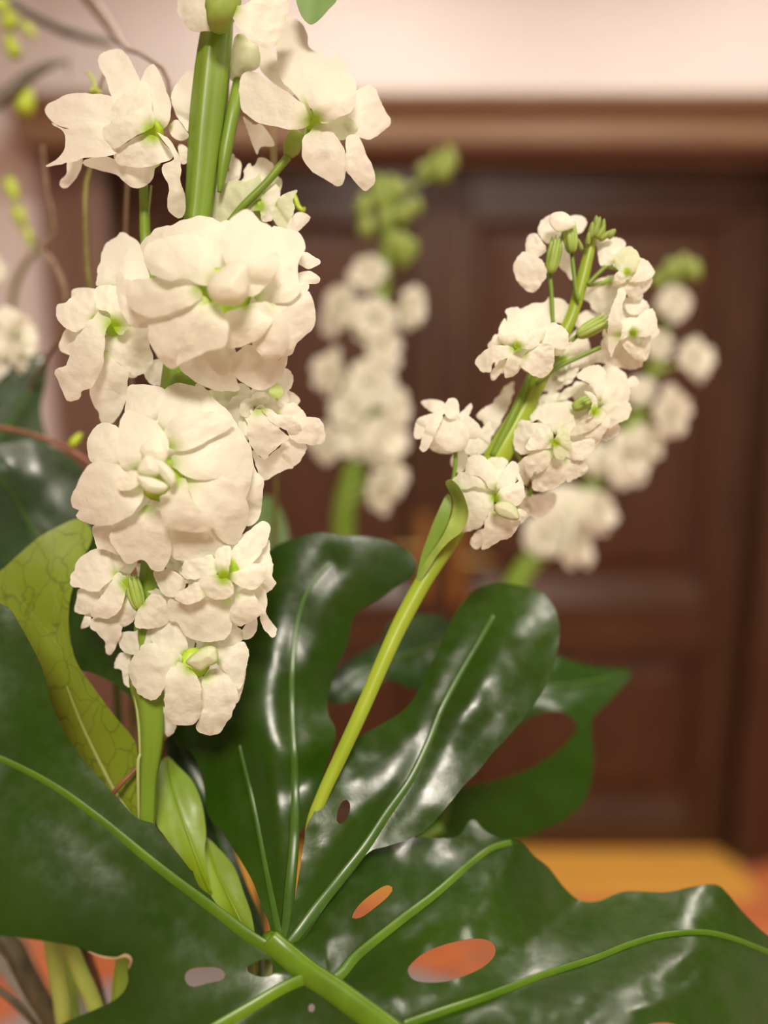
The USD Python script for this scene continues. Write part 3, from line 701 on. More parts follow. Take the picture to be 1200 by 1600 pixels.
def simple_leaf(name, label, out, ctrl, rib, m, mr, step=6.5, valley=4, vw=16, wave=4, seed=50, tail=None, dx=0, dy=0, r0=4, r1=1.5):
    t = thing(name, label, 'leaf')
    b = Blade(ctrl, [rib], valley, vw, wave, 80, seed)
    obj(t, 'blade', blade_mesh(b, out, step), m, smooth=40)
    obj(t, 'midrib', rib_mesh(b, rib, r0, r1, 0.7), mr)
    if tail:
        obj(t, 'petiole', to_vase(tail, dx, dy, .0018), mr)
    return t


simple_leaf('broad_leaf', 'bright yellow-green leaf just right of the cut front stem', [(262, 1182), (276, 1195), (300, 1220), (315, 1254), (322, 1300), (320, 1335), (330, 1400), (312, 1385), (285, 1345), (256, 1305), (244, 1285), (240, 1230), (248, 1195)],
            [(262, 1182, .244), (244, 1285, .2315), (315, 1254, .238), (322, 1300, .235), (330, 1400, .228), (285, 1345, .2275)], [(328, 1395), (310, 1350), (285, 1280), (268, 1225), (262, 1188)], M_LEAF_BRIGHT, M_LEAF_BRIGHT, seed=52, tail=[(328, 1396, .229, 4), (372, 1470, .240, 5), (392, 1545, .25, 6), (330, 1660, .27, 6)], dx=.01, dy=.01)
simple_leaf('broad_leaf', 'bright green narrow leaf tucked between the front leaf and the upright lobe', [(318, 1306), (341, 1325), (366, 1355), (381, 1395), (393, 1430), (398, 1468), (386, 1478), (345, 1432), (316, 1376), (313, 1330)],
            [(318, 1306, .240), (316, 1376, .231), (366, 1355, .236), (393, 1430, .229), (390, 1478, .224), (345, 1432, .225)], [(391, 1474), (366, 1420), (342, 1370), (322, 1316)], M_LEAF_BRIGHT, M_LEAF_BRIGHT, seed=53, tail=[(391, 1474, .2245, 4), (395, 1530, .238, 6), (350, 1650, .265, 6)], dx=.015, dy=.005)
simple_leaf('dark_leaf', 'dark bluish green leaf at the left edge below the white blossom', [(-60, 640), (-20, 600), (20, 574), (56, 556), (72, 556), (70, 600), (64, 640), (70, 672), (78, 704), (60, 730), (10, 740), (-60, 760)],
            [(-60, 640, .315), (20, 574, .330), (72, 556, .335), (70, 640, .328), (78, 704, .322), (10, 740, .312), (-60, 760, .306)], [(-50, 740), (0, 680), (40, 620), (66, 566)], M_LEAF_GREY, M_RIB_DK, seed=54, valley=6, tail=[(-48, 742, .3075, 5), (-30, 900, .318, 6), (60, 1300, .326, 7), (140, 1560, .324, 7)], dx=-.02, dy=.025)
simple_leaf('dark_leaf', 'broad dark leaf with a bright sheen, behind the pale leaf on the left', [(-60, 700), (0, 694), (50, 690), (92, 704), (126, 728), (142, 750), (150, 800), (160, 870), (120, 930), (60, 960), (-60, 980)],
            [(-60, 700, .272), (50, 690, .302), (126, 728, .305), (150, 800, .298), (160, 870, .293), (60, 960, .280), (-60, 980, .262), (30, 800, .282), (20, 725, .283)], [(150, 930), (110, 890), (60, 842), (20, 775), (-30, 715)], M_LEAF_GREY, M_RIB_DK, seed=55, valley=7, tail=[(150, 930, .292, 5), (180, 1050, .300, 6), (190, 1300, .310, 7), (190, 1560, .312, 7)], dx=-.015, dy=.028, r0=3.5, r1=2)
simple_leaf('dark_leaf', 'shadowed dark leaf between the bright leaf and the upright split lobe', [(262, 1130), (300, 1150), (326, 1200), (345, 1270), (372, 1345), (404, 1430), (420, 1480), (395, 1490), (360, 1400), (320, 1330), (300, 1262), (272, 1205), (258, 1160)],
            [(262, 1130, .262), (345, 1270, .258), (300, 1262, .255), (404, 1430, .250), (395, 1490, .247), (272, 1205, .259)], [(408, 1478), (360, 1360), (315, 1240), (272, 1150)], M_LEAF_GREY, M_RIB_DK, seed=56, tail=[(408, 1478, .2485, 5), (400, 1560, .262, 6), (340, 1680, .275, 6)], dx=.02, dy=.015)
simple_leaf('sage_leaf', 'soft grey-green leaf glimpsed right of the front blossoms', [(398, 790), (412, 776), (428, 780), (440, 800), (450, 832), (452, 880), (430, 910), (405, 905), (392, 860)],
            [(398, 790, .362), (428, 780, .365), (450, 832, .358), (430, 910, .350), (392, 860, .352)], [(425, 905), (422, 860), (418, 820), (414, 782)], M_LEAF_SAGE, M_LEAF_SAGE, seed=57, tail=[(425, 905, .350, 4), (420, 1000, .345, 5), (410, 1300, .335, 6), (400, 1520, .33, 6), (330, 1680, .325, 6)], dx=.0, dy=.03)

# ================================================================== TWIGS AND CUT STEMS
def twig(label, pts, m, sides=8, buds=(), cat_='twig', name='willow_twig', tail=None):
    t = thing(name, label, cat_)
    mesh = to_vase(list(pts) + list(tail), *(-.02, .02), .0012, sides) if tail else stalk(pts, None, sides)
    obj(t, 'stem', mesh, m)
    for b in buds:
        obj(t, 'bud', pod(*b), M_SPROUT)
    return t


tw = twig('grey twig with a thin brown tip arching over the upper left blossom', [(268, 168, .262, 2.0), (265, 140, .262, 2.6), (263, 128, .262, 3.4), (257, 111, .263, 3.6), (240, 98, .266, 2.9), (215, 82, .272, 2.9), (192, 74, .285, 3.6), (184, 62, .31, 6.0), (174, 44, .335, 8.0), (158, 22, .355, 9.0), (130, -10, .365, 9), (80, -60, .38, 9), (-60, -40, .39, 8)], M_TWIG,
          tail=[(-170, 300, .40, 7), (-150, 800, .39, 8), (-40, 1300, .36, 9), (90, 1600, .33, 9)])
twig('thick blurred grey twig entering at the left edge under the green buds', [(108, 118, .40, 1.0), (112, 104, .40, 1.5), (104, 94, .395, 3), (80, 100, .39, 6.5), (40, 122, .385, 10), (0, 156, .38, 11), (-60, 210, .38, 11)], M_TWIG_GREY,
     buds=[(36, 182, .388, 46, 136, .388, 14), (-6, -4, .40, 12, 24, .40, 11), (6, 46, .40, 28, 22, .40, 11), (26, 92, .40, 12, 54, .40, 11), (36, 36, .40, 56, 60, .40, 8)],
     tail=[(-160, 420, .39, 8), (-150, 800, .385, 8), (-30, 1350, .355, 9), (100, 1620, .33, 9)])
twig('faint grey twig crossing the white wall at the top left', [(176, 68, .42, 5), (140, 60, .42, 7), (90, 44, .42, 8), (30, 12, .42, 8), (-60, -30, .42, 8)], M_TWIG_GREY, tail=[(-240, 200, .42, 8), (-230, 800, .40, 8), (-80, 1350, .36, 9), (80, 1620, .34, 9)])
tw = twig('twig with soft green buds hanging against the wall left of the door', [(10, 250, .40, 1.5), (22, 285, .40, 2), (30, 330, .398, 2.5), (48, 372, .396, 3), (62, 388, .395, 3.5)], M_TWIG_OLIVE,
          buds=[(12, 278, .40, 26, 318, .40, 10), (24, 322, .40, 40, 362, .40, 10), (40, 358, .397, 52, 388, .397, 7)], tail=[(45, 404, .40, 4.5), (26, 440, .405, 5), (18, 490, .41, 5), (10, 700, .41, 6), (60, 1200, .37, 8), (150, 1600, .34, 9)])
twig('knotted brown twig curling down in front of the door casing', [(66, 228, .300, 3), (70, 262, .302, 3.4), (74, 300, .303, 3.2), (79, 322, .303, 3.2), (84, 336, .303, 2.6), (81, 347, .303, 3.6), (85, 356, .303, 2.6), (80, 372, .303, 3), (68, 390, .303, 5), (84, 412, .303, 5), (96, 438, .303, 5), (103, 462, .303, 4.6), (100, 490, .304, 4), (98, 515, .306, 3.6), (86, 538, .310, 3.4), (72, 560, .315, 3.4)], M_TWIG,
     tail=[(40, 640, .335, 4), (20, 900, .345, 5), (80, 1250, .340, 7), (150, 1580, .328, 8)])
twig('slender olive tendril rising behind the upper left blossom', [(141, 262, .262, 2.6), (134, 290, .263, 3.4), (133, 340, .264, 3.6), (136, 415, .266, 3.8), (143, 460, .268, 3.8)], M_TWIG_OLIVE, tail=[(156, 520, .272, 3.8), (180, 700, .285, 4), (205, 1000, .300, 4.5), (200, 1400, .310, 5), (190, 1600, .305, 5)])
t = twig('small curled green sprout above the upper left blossom', [(150, 150, .262, 2.2), (156, 134, .262, 2.2), (163, 118, .262, 2.4), (172, 100, .263, 2)], M_TWIG, tail=[(200, 200, .266, 2.4), (196, 420, .275, 3), (214, 800, .292, 3.5), (212, 1300, .305, 4), (200, 1600, .300, 4)])
obj(t, 'tendril', stalk([(149, 139, .2615, 3.0), (147, 128, .2615, 2.2), (143, 120, .2615, 2.0), (138, 114, .2615, 1.6), (132, 113, .2615, 0.8)], 18, 7), M_SPROUT)
obj(t, 'bud', pod(140, 144, .2615, 150, 139, .2615, 3.2), M_SPROUT)
obj(t, 'bud', pod(149, 139, .2615, 158, 147, .2615, 3.2), M_SPROUT)
twig('thin reddish brown twig crossing the dark leaves at the left edge', [(-40, 660, .285, 4), (0, 668, .285, 4), (40, 676, .285, 4), (88, 692, .284, 4), (118, 708, .283, 4), (150, 734, .282, 4)], M_TWIG_RED,
     buds=[(110, 698, .283, 128, 676, .283, 7)], tail=[(190, 790, .283, 4), (215, 950, .288, 4), (220, 1300, .300, 4), (205, 1600, .300, 4)])
twig('short reddish twig slanting behind the cut front stem', [(282, 1120, .238, 2.4), (262, 1148, .238, 3.2), (240, 1172, .2330, 3.4), (208, 1206, .2300, 3.6), (180, 1236, .2290, 3.8)], M_TWIG_RED, tail=[(150, 1290, .231, 4), (130, 1400, .245, 4), (160, 1600, .28, 4)])
twig('dark crooked branch at the lower left over the orange tiles', [(-30, 1420, .262, 14), (5, 1465, .262, 14), (24, 1490, .262, 14), (40, 1525, .262, 14), (62, 1562, .263, 14.5), (88, 1602, .265, 15)], M_TWIG_DARK, name='branch', cat_='branch', tail=[(130, 1680, .27, 15)])
twig('thin dark twig in the bottom left corner', [(-30, 1530, .27, 4.5), (0, 1548, .27, 4.5), (28, 1572, .27, 5), (56, 1602, .272, 5)], M_TWIG_DARK, name='branch', cat_='branch', tail=[(120, 1690, .28, 5)])
twig('thin dark green stalk between the pale stems at lower left', [(128, 1470, .272, 6), (140, 1500, .272, 6), (152, 1535, .273, 6), (166, 1590, .275, 6)], M_TWIG_DARK, name='branch', cat_='branch', tail=[(190, 1690, .285, 6)])
twig('left one of two pale green cut stems below the front leaf', [(76, 1440, .252, 11), (83, 1478, .252, 13), (90, 1520, .253, 14), (97, 1560, .254, 14), (103, 1605, .256, 13)], M_STEM_CUT, 12, name='cut_stem', cat_='stem', tail=[(130, 1700, .27, 12)])
twig('right one of two pale green cut stems below the front leaf', [(96, 1440, .247, 10), (110, 1478, .247, 11), (126, 1520, .247, 12), (142, 1556, .248, 12), (160, 1605, .25, 12)], M_STEM_CUT, 12, name='cut_stem', cat_='stem', tail=[(185, 1700, .265, 11)])
twig('hair-thin pale stalk hanging beside the upper right blossom', [(427, 196, .29, 1.6), (427, 225, .29, 2.0), (428, 262, .29, 2.2)], M_TWIG_OLIVE, name='willow_twig', tail=[(432, 420, .29, 2.4), (430, 800, .30, 3), (420, 1250, .312, 4), (402, 1530, .312, 4), (320, 1690, .31, 4)])

# ================================================================== STOCK FLOWERS
def cup(plant, a, b, r, d):
    """Calyx of four pointed sepals joined at the foot."""
    a, b = np.array(a, float), np.array(b, float)
    ax = (b - a) / np.linalg.norm(b - a)
    sd = np.array([-ax[1], ax[0]])
    ms = []
    for s, z in ((-.95, .2), (-.3, .8), (.4, .75), (.95, .1)):
        pts = []
        for t, w, q in ((0, .30, .15), (.12, .42, .55), (.4, .46, .8), (.7, .36, .9), (.92, .16, 1.0), (1.0, .05, 1.02)):
            c = a + ax * t * np.linalg.norm(b - a) * (1 - .08 * abs(s)) + sd * s * r * q * .75
            pts.append((c[0], c[1], d - z * r * q * d / F, r * w))
        ms.append(stalk(pts, 16, 8))
    return obj(plant, 'calyx', cat(ms), M_CALYX)


# ---- front stem
st = thing('stock_flower', 'tall front stem of large white double blossoms on the left, nearest the camera', 'flower')
DF = .226
obj(st, 'stem', to_vase([(350, -60, DF, 20), (345, 0, DF, 20), (341, 40, DF, 23), (334, 100, DF, 26), (325, 190, DF, 27), (315, 290, DF, 22.5), (308, 350, DF, 20), (290, 470, DF, 19), (272, 600, DF, 19), (255, 750, DF, 19), (240, 900, DF, 20), (231, 1010, DF, 22), (229, 1060, DF, 25), (236, 1105, DF, 22.5), (237, 1160, DF, 19), (231, 1220, DF, 14.5), (228, 1290, DF, 13.5), (214, 1400, DF + .003, 13), (192, 1520, DF + .010, 13), (186, 1610, DF + .02, 13)], 0, 0, .0026, 24, 0.09), M_STEM)
obj(st, 'side_shoot', stalk([(343, 300, DF - .001, 4), (350, 250, DF - .0015, 9), (358, 205, DF - .001, 10), (366, 165, DF, 10), (374, 120, DF + .004, 8), (384, 80, DF + .006, 6)], 24, 12, 0.05), M_STEM)
obj(st, 'leaf_scar', stalk([(219, 1178, DF - .002, 2.6), (216, 1190, DF - .0025, 3), (216, 1230, DF - .0025, 2.6), (217, 1284, DF - .002, 2)], 14, 7), M_STEM_PALE)
obj(st, 'leaf_scar', stalk([(206, 1066, DF - .002, 2.2), (212, 1090, DF - .002, 2.8), (217, 1130, DF - .002, 2.6), (219, 1180, DF - .002, 2)], 14, 7), M_STEM_PALE)
obj(st, 'pedicel', stalk([(224, 286, DF + .004, 7), (226, 330, DF + .004, 8), (228, 380, DF + .005, 8.5), (240, 440, DF + .004, 8)], 16, 10), M_STEM)
obj(st, 'pedicel', stalk([(236, 290, DF + .005, 1.5), (234, 310, DF + .004, 2), (231, 336, DF + .0035, 2)], 10, 6), M_STEM_PALE)
obj(st, 'leaf', blade_mesh(Blade([(463, -30, .222), (485, 38, .219), (527, -5, .223), (495, -40, .226)], [[(494, -40), (490, 10), (486, 36)]], 3, 10, 1, 40, 3), [(462, -30), (463, 0), (469, 20), (476, 31), (486, 38), (498, 31), (512, 16), (528, -4), (530, -40), (495, -46)], 4), M_LEAF_SAGE, smooth=40, label='grey-green leaf tip at the top of the frame')
BLOOMS = {}
BLOOMS['C'] = ((405, 322), (-30, 25), (420, 370), 1, """
338 253 342 235 348 237 350 250 360 277 357 292 338 310 325 313 330 280
357 253 363 240 368 247 377 255 375 278 362 284
380 279 382 265 390 255 395 260 407 245 420 252 428 260 415 290 400 305 378 322 360 312
g 337 307 360 283 387 282 413 270 435 277 440 282 437 307 420 327 387 332 353 353 330 347
410 303 430 288 438 305 432 330 423 345 408 342
g 437 307 450 300 465 297 458 310 460 327 450 353 440 358 426 340 430 320
448 357 457 338 470 331 485 340 473 355 462 363""")
BLOOMS['G'] = ((408, 632), (10, 70), (300, 690), 2, """
g 322 612 345 606 372 608 380 618 362 640 342 630
352 640 366 628 400 606 404 622 390 650 386 690 368 672
440 578 450 576 458 588 456 603 446 613 432 604 430 590
432 624 446 612 452 626 448 636 434 634
410 716 420 712 452 688 452 708 459 730 444 734 414 750 405 742 394 704
452 680 478 696 474 712 460 728 446 718 438 700
440 636 456 629 468 636 479 650 468 660 450 656 434 648
467 654 480 651 500 655 507 668 506 690 495 695 470 693 452 682 448 664
386 672 392 648 402 640 412 644 422 656 438 672 452 684 440 692 420 712 411 717 394 700
408 640 420 638 436 648 456 650 470 664 470 677 454 676 426 660
G 420 610 434 600 443 612 436 622 424 620""")
BLOOMS['I'] = ((198, 912), (0, 55), (225, 960), 3, """
213 882 238 888 243 922 234 926 222 914
135 957 142 963 140 977 127 982 128 973
118 945 122 923 133 919 153 923 158 937 142 958 118 957
142 970 155 962 177 962 190 966 190 988 183 1007 173 1023 165 1019 163 1003 152 990 142 982
193 933 203 937 212 950 210 968 198 978 189 977 184 958
110 903 115 892 123 873 137 863 153 857 175 852 189 872 194 882 183 896 167 914 150 924 138 924 128 920 112 915
183 895 195 901 208 914 197 921 193 940 183 958 167 966 143 963 144 953 157 932 170 914
212 980 213 957 223 944 238 928 257 936 264 970 242 982""")
BLOOMS['J'] = ((300, 1040), (10, 80), (240, 1080), 4, """
178 1042 188 1020 206 1024 206 1052 208 1074 194 1068 190 1048
212 1084 230 1094 248 1090 260 1112 276 1134 262 1152 254 1134 246 1118 240 1137 234 1114
n 372 1068 384 1046 380 1074 371 1098 364 1092
188 988 210 986 236 975 243 980 239 1004 222 1016 209 1023 188 1014
236 990 246 977 282 975 292 1000 290 1022 266 1024 242 1008
338 1034 338 1014 360 1010 380 1003 389 1020 385 1044 379 1070 370 1076 354 1054
314 1078 320 1054 338 1046 354 1056 371 1076 369 1100 355 1130 346 1142 328 1150 310 1142 308 1130 313 1110
201 1036 212 1022 236 1004 256 1018 281 1023 283 1036 264 1054 249 1088 236 1095 214 1081 202 1056
258 1068 266 1044 281 1034 295 1041 309 1058 315 1080 313 1112 306 1130 290 1135 270 1130 258 1110
bBg 290 1034 308 1017 326 1009 339 1014 340 1034 324 1042 314 1049 300 1043""")
BLOOMS['H'] = ((350, 900), (38, 115), (250, 900), 5, """
n 374 996 382 978 400 964 401 984 390 998
316 1000 360 986 372 980 381 992 374 1005 350 1015 333 1012
410 860 420 842 423 866 427 886 426 900 431 912 416 927 402 912 388 894 394 878
382 914 406 912 416 930 418 960 432 980 430 992 424 995 410 980 406 956 394 932
240 892 256 889 278 896 290 912 280 929 262 933 247 916
368 852 386 830 406 816 418 817 422 836 411 860 394 880 370 892 356 896 359 870
262 938 280 941 296 940 324 932 358 932 362 960 361 988 342 1001 316 1003 288 991 277 972 263 970
360 952 370 930 384 918 401 934 409 958 398 967 374 979 361 966
288 878 310 873 330 867 342 888 332 899 306 905 285 901
354 902 370 892 394 881 417 884 416 899 400 921 378 917
272 932 290 919 310 909 324 928 306 941 287 944
310 908 324 899 342 898 361 909 365 924 358 934 334 936 317 924
336 866 350 853 361 856 359 884 354 904 343 901""")
BLOOMS['E'] = ((178, 510), (8, 62), (285, 520), 6, """
n 224 580 240 562 262 564 276 580 267 596 258 603 245 603 233 598
154 416 160 390 168 378 184 370 188 362 204 368 219 380 224 396 230 420 234 436 212 450 184 446 172 458 164 446 151 446 151 432
168 518 188 518 212 508 230 510 234 540 239 564 225 583 210 588 199 580 184 566 167 562 162 540
164 540 174 558 188 570 199 580 199 616 193 641 174 662 157 660 153 642 148 639 141 613 142 594 158 570
87 490 90 476 102 473 112 464 128 456 146 452 152 468 150 482 147 498 128 514 116 519 100 511 90 500
150 450 168 445 188 452 188 480 202 508 188 524 176 510 170 488 156 484 148 468
144 496 156 484 172 479 177 500 166 514 165 540 160 572 145 596 141 605 128 609 122 623 112 628 100 619 90 597 87 580 102 571 108 548 100 542 114 533 124 516""")
BLOOMS['F'] = ((246, 742), (75, 165), (255, 760), 7, """
386 690 398 730 412 750 410 776 408 800 400 816 384 821 374 790 386 762 392 730
n 145 822 170 818 192 850 188 867 164 859 152 857 148 844
135 694 140 678 148 668 160 660 176 662 188 674 190 708 192 728 172 742 148 725 140 718
194 642 198 620 200 604 212 601 232 601 257 608 262 632 252 656 240 660 220 652 199 645
256 612 272 600 284 598 304 604 320 615 331 632 338 650 300 654 272 662 260 680 246 660
306 600 324 610 337 626 353 638 365 654 371 669 352 668 336 650 306 646
264 826 300 828 326 824 342 818 363 838 357 857 338 867 312 875 288 877 268 867
170 838 190 814 212 804 228 790 250 794 260 820 266 840 267 868 253 891 238 891 223 875 198 881 185 864
290 744 336 744 356 750 373 768 386 784 387 808 379 833 366 851 344 842 328 818 310 796 296 772
274 710 304 696 332 680 352 668 369 667 385 684 393 704 395 730 391 760 381 782 360 754 340 748 316 750 290 744 274 733 262 724
112 772 120 756 136 730 152 721 188 726 214 733 224 754 224 778 210 800 190 813 166 821 140 819 118 807 124 798 113 792
256 674 272 652 296 646 324 643 352 649 367 658 353 674 328 686 306 698 284 704 264 699 250 684
184 676 196 643 220 649 240 657 254 672 264 688 262 704 244 704 224 708 216 736 190 730 185 700
250 776 260 770 276 750 290 749 297 774 312 796 335 814 327 829 300 832 276 829 259 825 251 800
182 750 194 739 214 736 220 752 206 764 186 765
b 218 704 224 692 238 685 253 690 262 706 257 724 244 726 227 718
b 240 718 256 722 271 737 275 752 268 762 256 750 246 736
b 215 740 220 720 232 712 245 724 249 740 236 746
b 214 744 230 745 245 749 259 756 262 764 249 772 230 769 218 756""")
BLOOMS['D'] = ((355, 452), (85, 185), (290, 470), 8, """
468 396 480 394 492 402 500 406 500 412 490 418 480 420 466 411
460 430 480 423 492 427 500 434 498 442 484 444 466 442
470 442 482 443 482 452 476 457 468 452
280 572 300 558 350 538 368 548 366 580 375 609 360 611 332 609 300 593
360 574 368 552 392 538 412 556 430 566 448 553 446 576 430 599 405 610 380 598 366 586
220 382 236 366 244 356 268 352 284 344 296 341 316 337 342 346 352 358 336 384 330 424 280 424 236 412
480 454 491 476 491 508 475 527 463 537 457 553 446 556 428 542 420 500 420 470 450 462
424 356 444 357 464 362 474 376 477 390 470 402 466 416 466 436 472 452 454 470 414 474 396 462 414 430 424 404
320 380 340 351 364 349 358 410 344 434 324 424
204 478 206 440 228 436 250 432 290 428 312 438 314 456 290 456 250 460 230 458
182 428 190 425 195 440 199 464 209 484 232 496 232 511 216 513 203 507 189 486 183 464 181 444
418 476 434 479 447 498 451 521 445 553 427 567 417 565 398 545 394 530 404 504
384 478 400 473 422 474 426 498 409 526 392 536 372 543 355 541 350 520 348 492
225 396 230 383 246 373 266 369 290 365 313 369 322 386 326 404 338 426 338 446 310 444 290 435 266 438 240 430 227 414
342 378 352 357 360 342 381 327 393 329 407 345 425 355 431 378 431 400 437 415 412 450 388 464 372 440 352 412
231 512 234 496 266 486 290 474 310 463 326 470 322 492 302 532 286 562 269 577 251 563 239 545 232 525
288 524 310 486 322 475 341 473 349 490 358 508 356 525 351 540 320 552 286 566 275 574 280 548
196 436 212 443 230 449 250 455 290 446 312 450 314 466 290 480 270 488 240 496 219 491 203 480 195 460
bB 324 450 330 434 348 418 370 408 388 416 390 440 387 462 373 477 350 478 331 467""")
BLOOMS['A'] = ((238, 206), (8, 70), (226, 286), 9, """
n 267 149 283 121 302 106 313 104 309 145 297 204 281 188 274 177
n 278 228 286 226 296 236 293 253 283 255
264 198 276 187 289 202 295 214 282 220 268 212
n 106 252 128 246 123 272 105 293 94 291 94 282 104 272
156 86 170 79 190 77 204 96 218 122 224 140 226 160 196 180 180 164 164 122 154 102
226 112 240 99 252 120 262 144 267 168 264 192 246 206 226 192 218 140
128 254 156 242 184 250 200 256 224 258 252 254 242 264 239 280 221 293 208 293 192 283 178 271 150 265
72 166 100 150 124 146 160 147 178 156 190 184 200 196 136 204 104 200 80 190
180 158 204 136 230 128 238 172 238 198 206 206 186 198 172 184
80 192 106 202 136 190 172 194 190 206 184 238 148 246 128 248 90 258 68 261 90 248 102 230 100 208
178 236 200 222 220 211 242 212 254 222 271 244 252 255 224 262 200 260 183 255
166 196 200 180 228 167 239 176 240 198 212 212 180 232 154 214
n 244 206 260 214 275 233 283 252 283 284 290 310 289 334 280 342 268 335 262 320 264 292 256 278 253 258 272 250 264 232""")
BLOOMS['B'] = ((490, 188), (0, 75), (462, 240), 10, """
n 400 78 428 80 436 110 460 146 446 146 410 112
380 182 396 194 408 194 421 210 429 228 408 230 402 242 396 230 386 202
433 70 442 32 465 32 481 54 483 72 504 86 508 100 494 128 488 168 474 166 456 142 437 117
556 142 582 135 597 164 611 188 601 203 580 217 560 215 548 208 536 190 532 176
g 496 190 532 178 561 198 548 213 532 219 516 208
484 206 494 190 508 190 525 212 539 236 541 264 535 289 526 291 510 281 488 269 475 252 471 230 475 214
n 542 214 560 213 573 240 585 268 585 286 571 298 556 285 541 266 540 240
373 140 380 115 400 113 424 129 460 153 485 171 488 190 474 201 450 203 426 197 400 191 386 179 377 168
474 140 488 112 508 104 512 90 528 87 541 100 539 110 555 124 557 144 551 173 532 182 510 194 494 184""")
BLOOMS['T'] = ((362, 12), (20, 80), (345, 45), 11, """
g 370 54 400 66 406 100 391 113 362 126 360 95
277 14 288 -24 330 -10 352 2 350 24 340 45 304 50 288 36
360 16 388 4 412 -16 448 0 450 21 431 71 400 69 376 48""")
for key in 'CGIJHEFDABT':
    c, (z0, z1), att, seed, text = BLOOMS[key]
    traced_bloom(st, c, z0, z1, DF, text, att, seed, core=key not in 'GD', frill=1.0 if key in 'DFABT' else 1.7, cal=(4, 9) if key in 'ABTI' else (4, 12), fill=dict(D=8, F=8, H=7, J=6, E=5, G=5, I=4).get(key, 0))
for k, (x, y, r) in enumerate([(298, 876, 50), (252, 950, 42), (330, 975, 46), (378, 900, 40), (400, 640, 46), (250, 650, 44), (190, 930, 38), (355, 760, 48), (420, 480, 50)]):
    rg = np.random.default_rng(800 + k)
    loose_bloom(st, x, y, r, DF - .0015, (rg.uniform(-.4, .4), rg.uniform(-.4, .3), 1), 800 + k, (x + 4, y + 6), (7, 6, 4))
obj(st, 'calyx', stalk([(452, 246, DF - .0005, 6), (453, 238, DF - .001, 11), (458, 222, DF - .002, 13), (468, 204, DF - .003, 11)], 16, 12, 0.06), M_CALYX)
obj(st, 'pedicel', stalk([(356, 350, DF, 5), (380, 322, DF - .001, 6), (415, 287, DF - .001, 6), (450, 245, DF - .001, 6.5)], 20, 10), M_STEM)
obj(st, 'calyx', stalk([(338, 44, DF - .006, 8), (342, 30, DF - .012, 20), (348, 8, DF - .013, 26), (356, -14, DF - .012, 24)], 18, 14, 0.05), M_CALYX)
cup(st, (218, 950), (203, 896), 13, DF - .006)
obj(st, 'bract', stalk([(274, 608, DF - .004, 8), (285, 596, DF - .005, 16), (300, 600, DF - .005, 14), (318, 610, DF - .005, 7)], 16, 10), M_STEM)
obj(st, 'bud', stalk([(460, 302, DF + .006, 2), (462, 312, DF + .006, 4), (467, 324, DF + .006, 4), (474, 329, DF + .006, 4), (476, 324, DF + .006, 2)], 16, 8), M_SPROUT)

for cx, cy, r, z in ((352, 458, 40, 118), (252, 748, 36, 108), (304, 1036, 24, 42), (356, 888, 20, 72)):
    obj(st, 'flower_eye', stalk([(cx, cy, DF - (z - 30) * DF / F, 8), (cx, cy, DF - (z - 6) * DF / F, r * .8), (cx, cy, DF - z * DF / F, r), (cx, cy, DF - (z + 5) * DF / F, r * .6)], 14, 16), M_CENTER)

# ---- right arching stem
sr = thing('stock_flower', 'slender arching stem of small white double blossoms with a bud tip, right of centre', 'flower')
DR = .236
obj(sr, 'stem', to_vase([(932, 340, DR, 3), (926, 372, DR, 6), (917, 408, DR, 8.5), (907, 448, DR, 9.5), (896, 486, DR, 9), (884, 515, DR, 10), (858, 565, DR, 11), (832, 612, DR, 14), (806, 662, DR, 18), (780, 708, DR, 20), (748, 764, DR, 17), (716, 820, DR, 16), (690, 862, DR, 15), (662, 908, .234, 13.5), (628, 970, .2315, 13), (600, 1030, .2285, 12), (566, 1108, .2255, 11.5), (532, 1182, .2240, 11), (505, 1240, .2232, 10), (487, 1290, .2232, 9.5), (486, 1350, .2270, 9.5), (474, 1440, .236, 9.5), (395, 1610, .250, 9.5)], .02, -.005, .0021, 18, 0.05), M_STEM_YEL)
obj(sr, 'side_shoot', stalk([(770, 712, DR - .003, 6), (792, 668, DR - .003, 7), (812, 625, DR - .003, 6.5), (826, 590, DR - .003, 5), (832, 575, DR - .003, 3)], 24, 10), M_STEM)
for p in ([(858, 424), (861, 450), (864, 506)], [(893, 392), (896, 420), (900, 455), (905, 470)], [(918, 445), (930, 432), (946, 417)], [(866, 556), (884, 540), (906, 522), (926, 512)], [(838, 600), (868, 576), (900, 560), (938, 543)], [(712, 704), (711, 730), (705, 770)], [(826, 775), (832, 762), (842, 748), (850, 738)]):
    obj(sr, 'pedicel', stalk([(x, y, DR - .003, 3.4) for x, y in p], 14, 8), M_STEM)
for a, b, r in (((860, 426), (872, 366), 11), ((893, 394), (889, 342), 11), ((903, 524), (954, 496), 12), ((896, 637), (932, 620), 10)):
    cup(sr, a, b, r, DR - .005)
for x0, y0, x1, y1, r in ((926, 372, 938, 338, 6), (922, 374, 926, 346, 5), (932, 374, 946, 350, 5), (936, 376, 956, 360, 5), (918, 384, 920, 362, 4), (940, 372, 944, 341, 4.5), (930, 365, 932, 336, 4.5), (948, 372, 962, 358, 6), (910, 392, 902, 372, 3.5)):
    obj(sr, 'bud', pod(x0, y0, DR - .004, x1, y1, DR - .005, r), M_BUD)
fold = Blade([(697, 752, .2285), (718, 765, .2235), (730, 795, .2230), (722, 830, .2245), (690, 862, .2275), (660, 902, .2310), (706, 790, .2310), (700, 820, .2275)], (), 0, 10, 1, 40, 71)
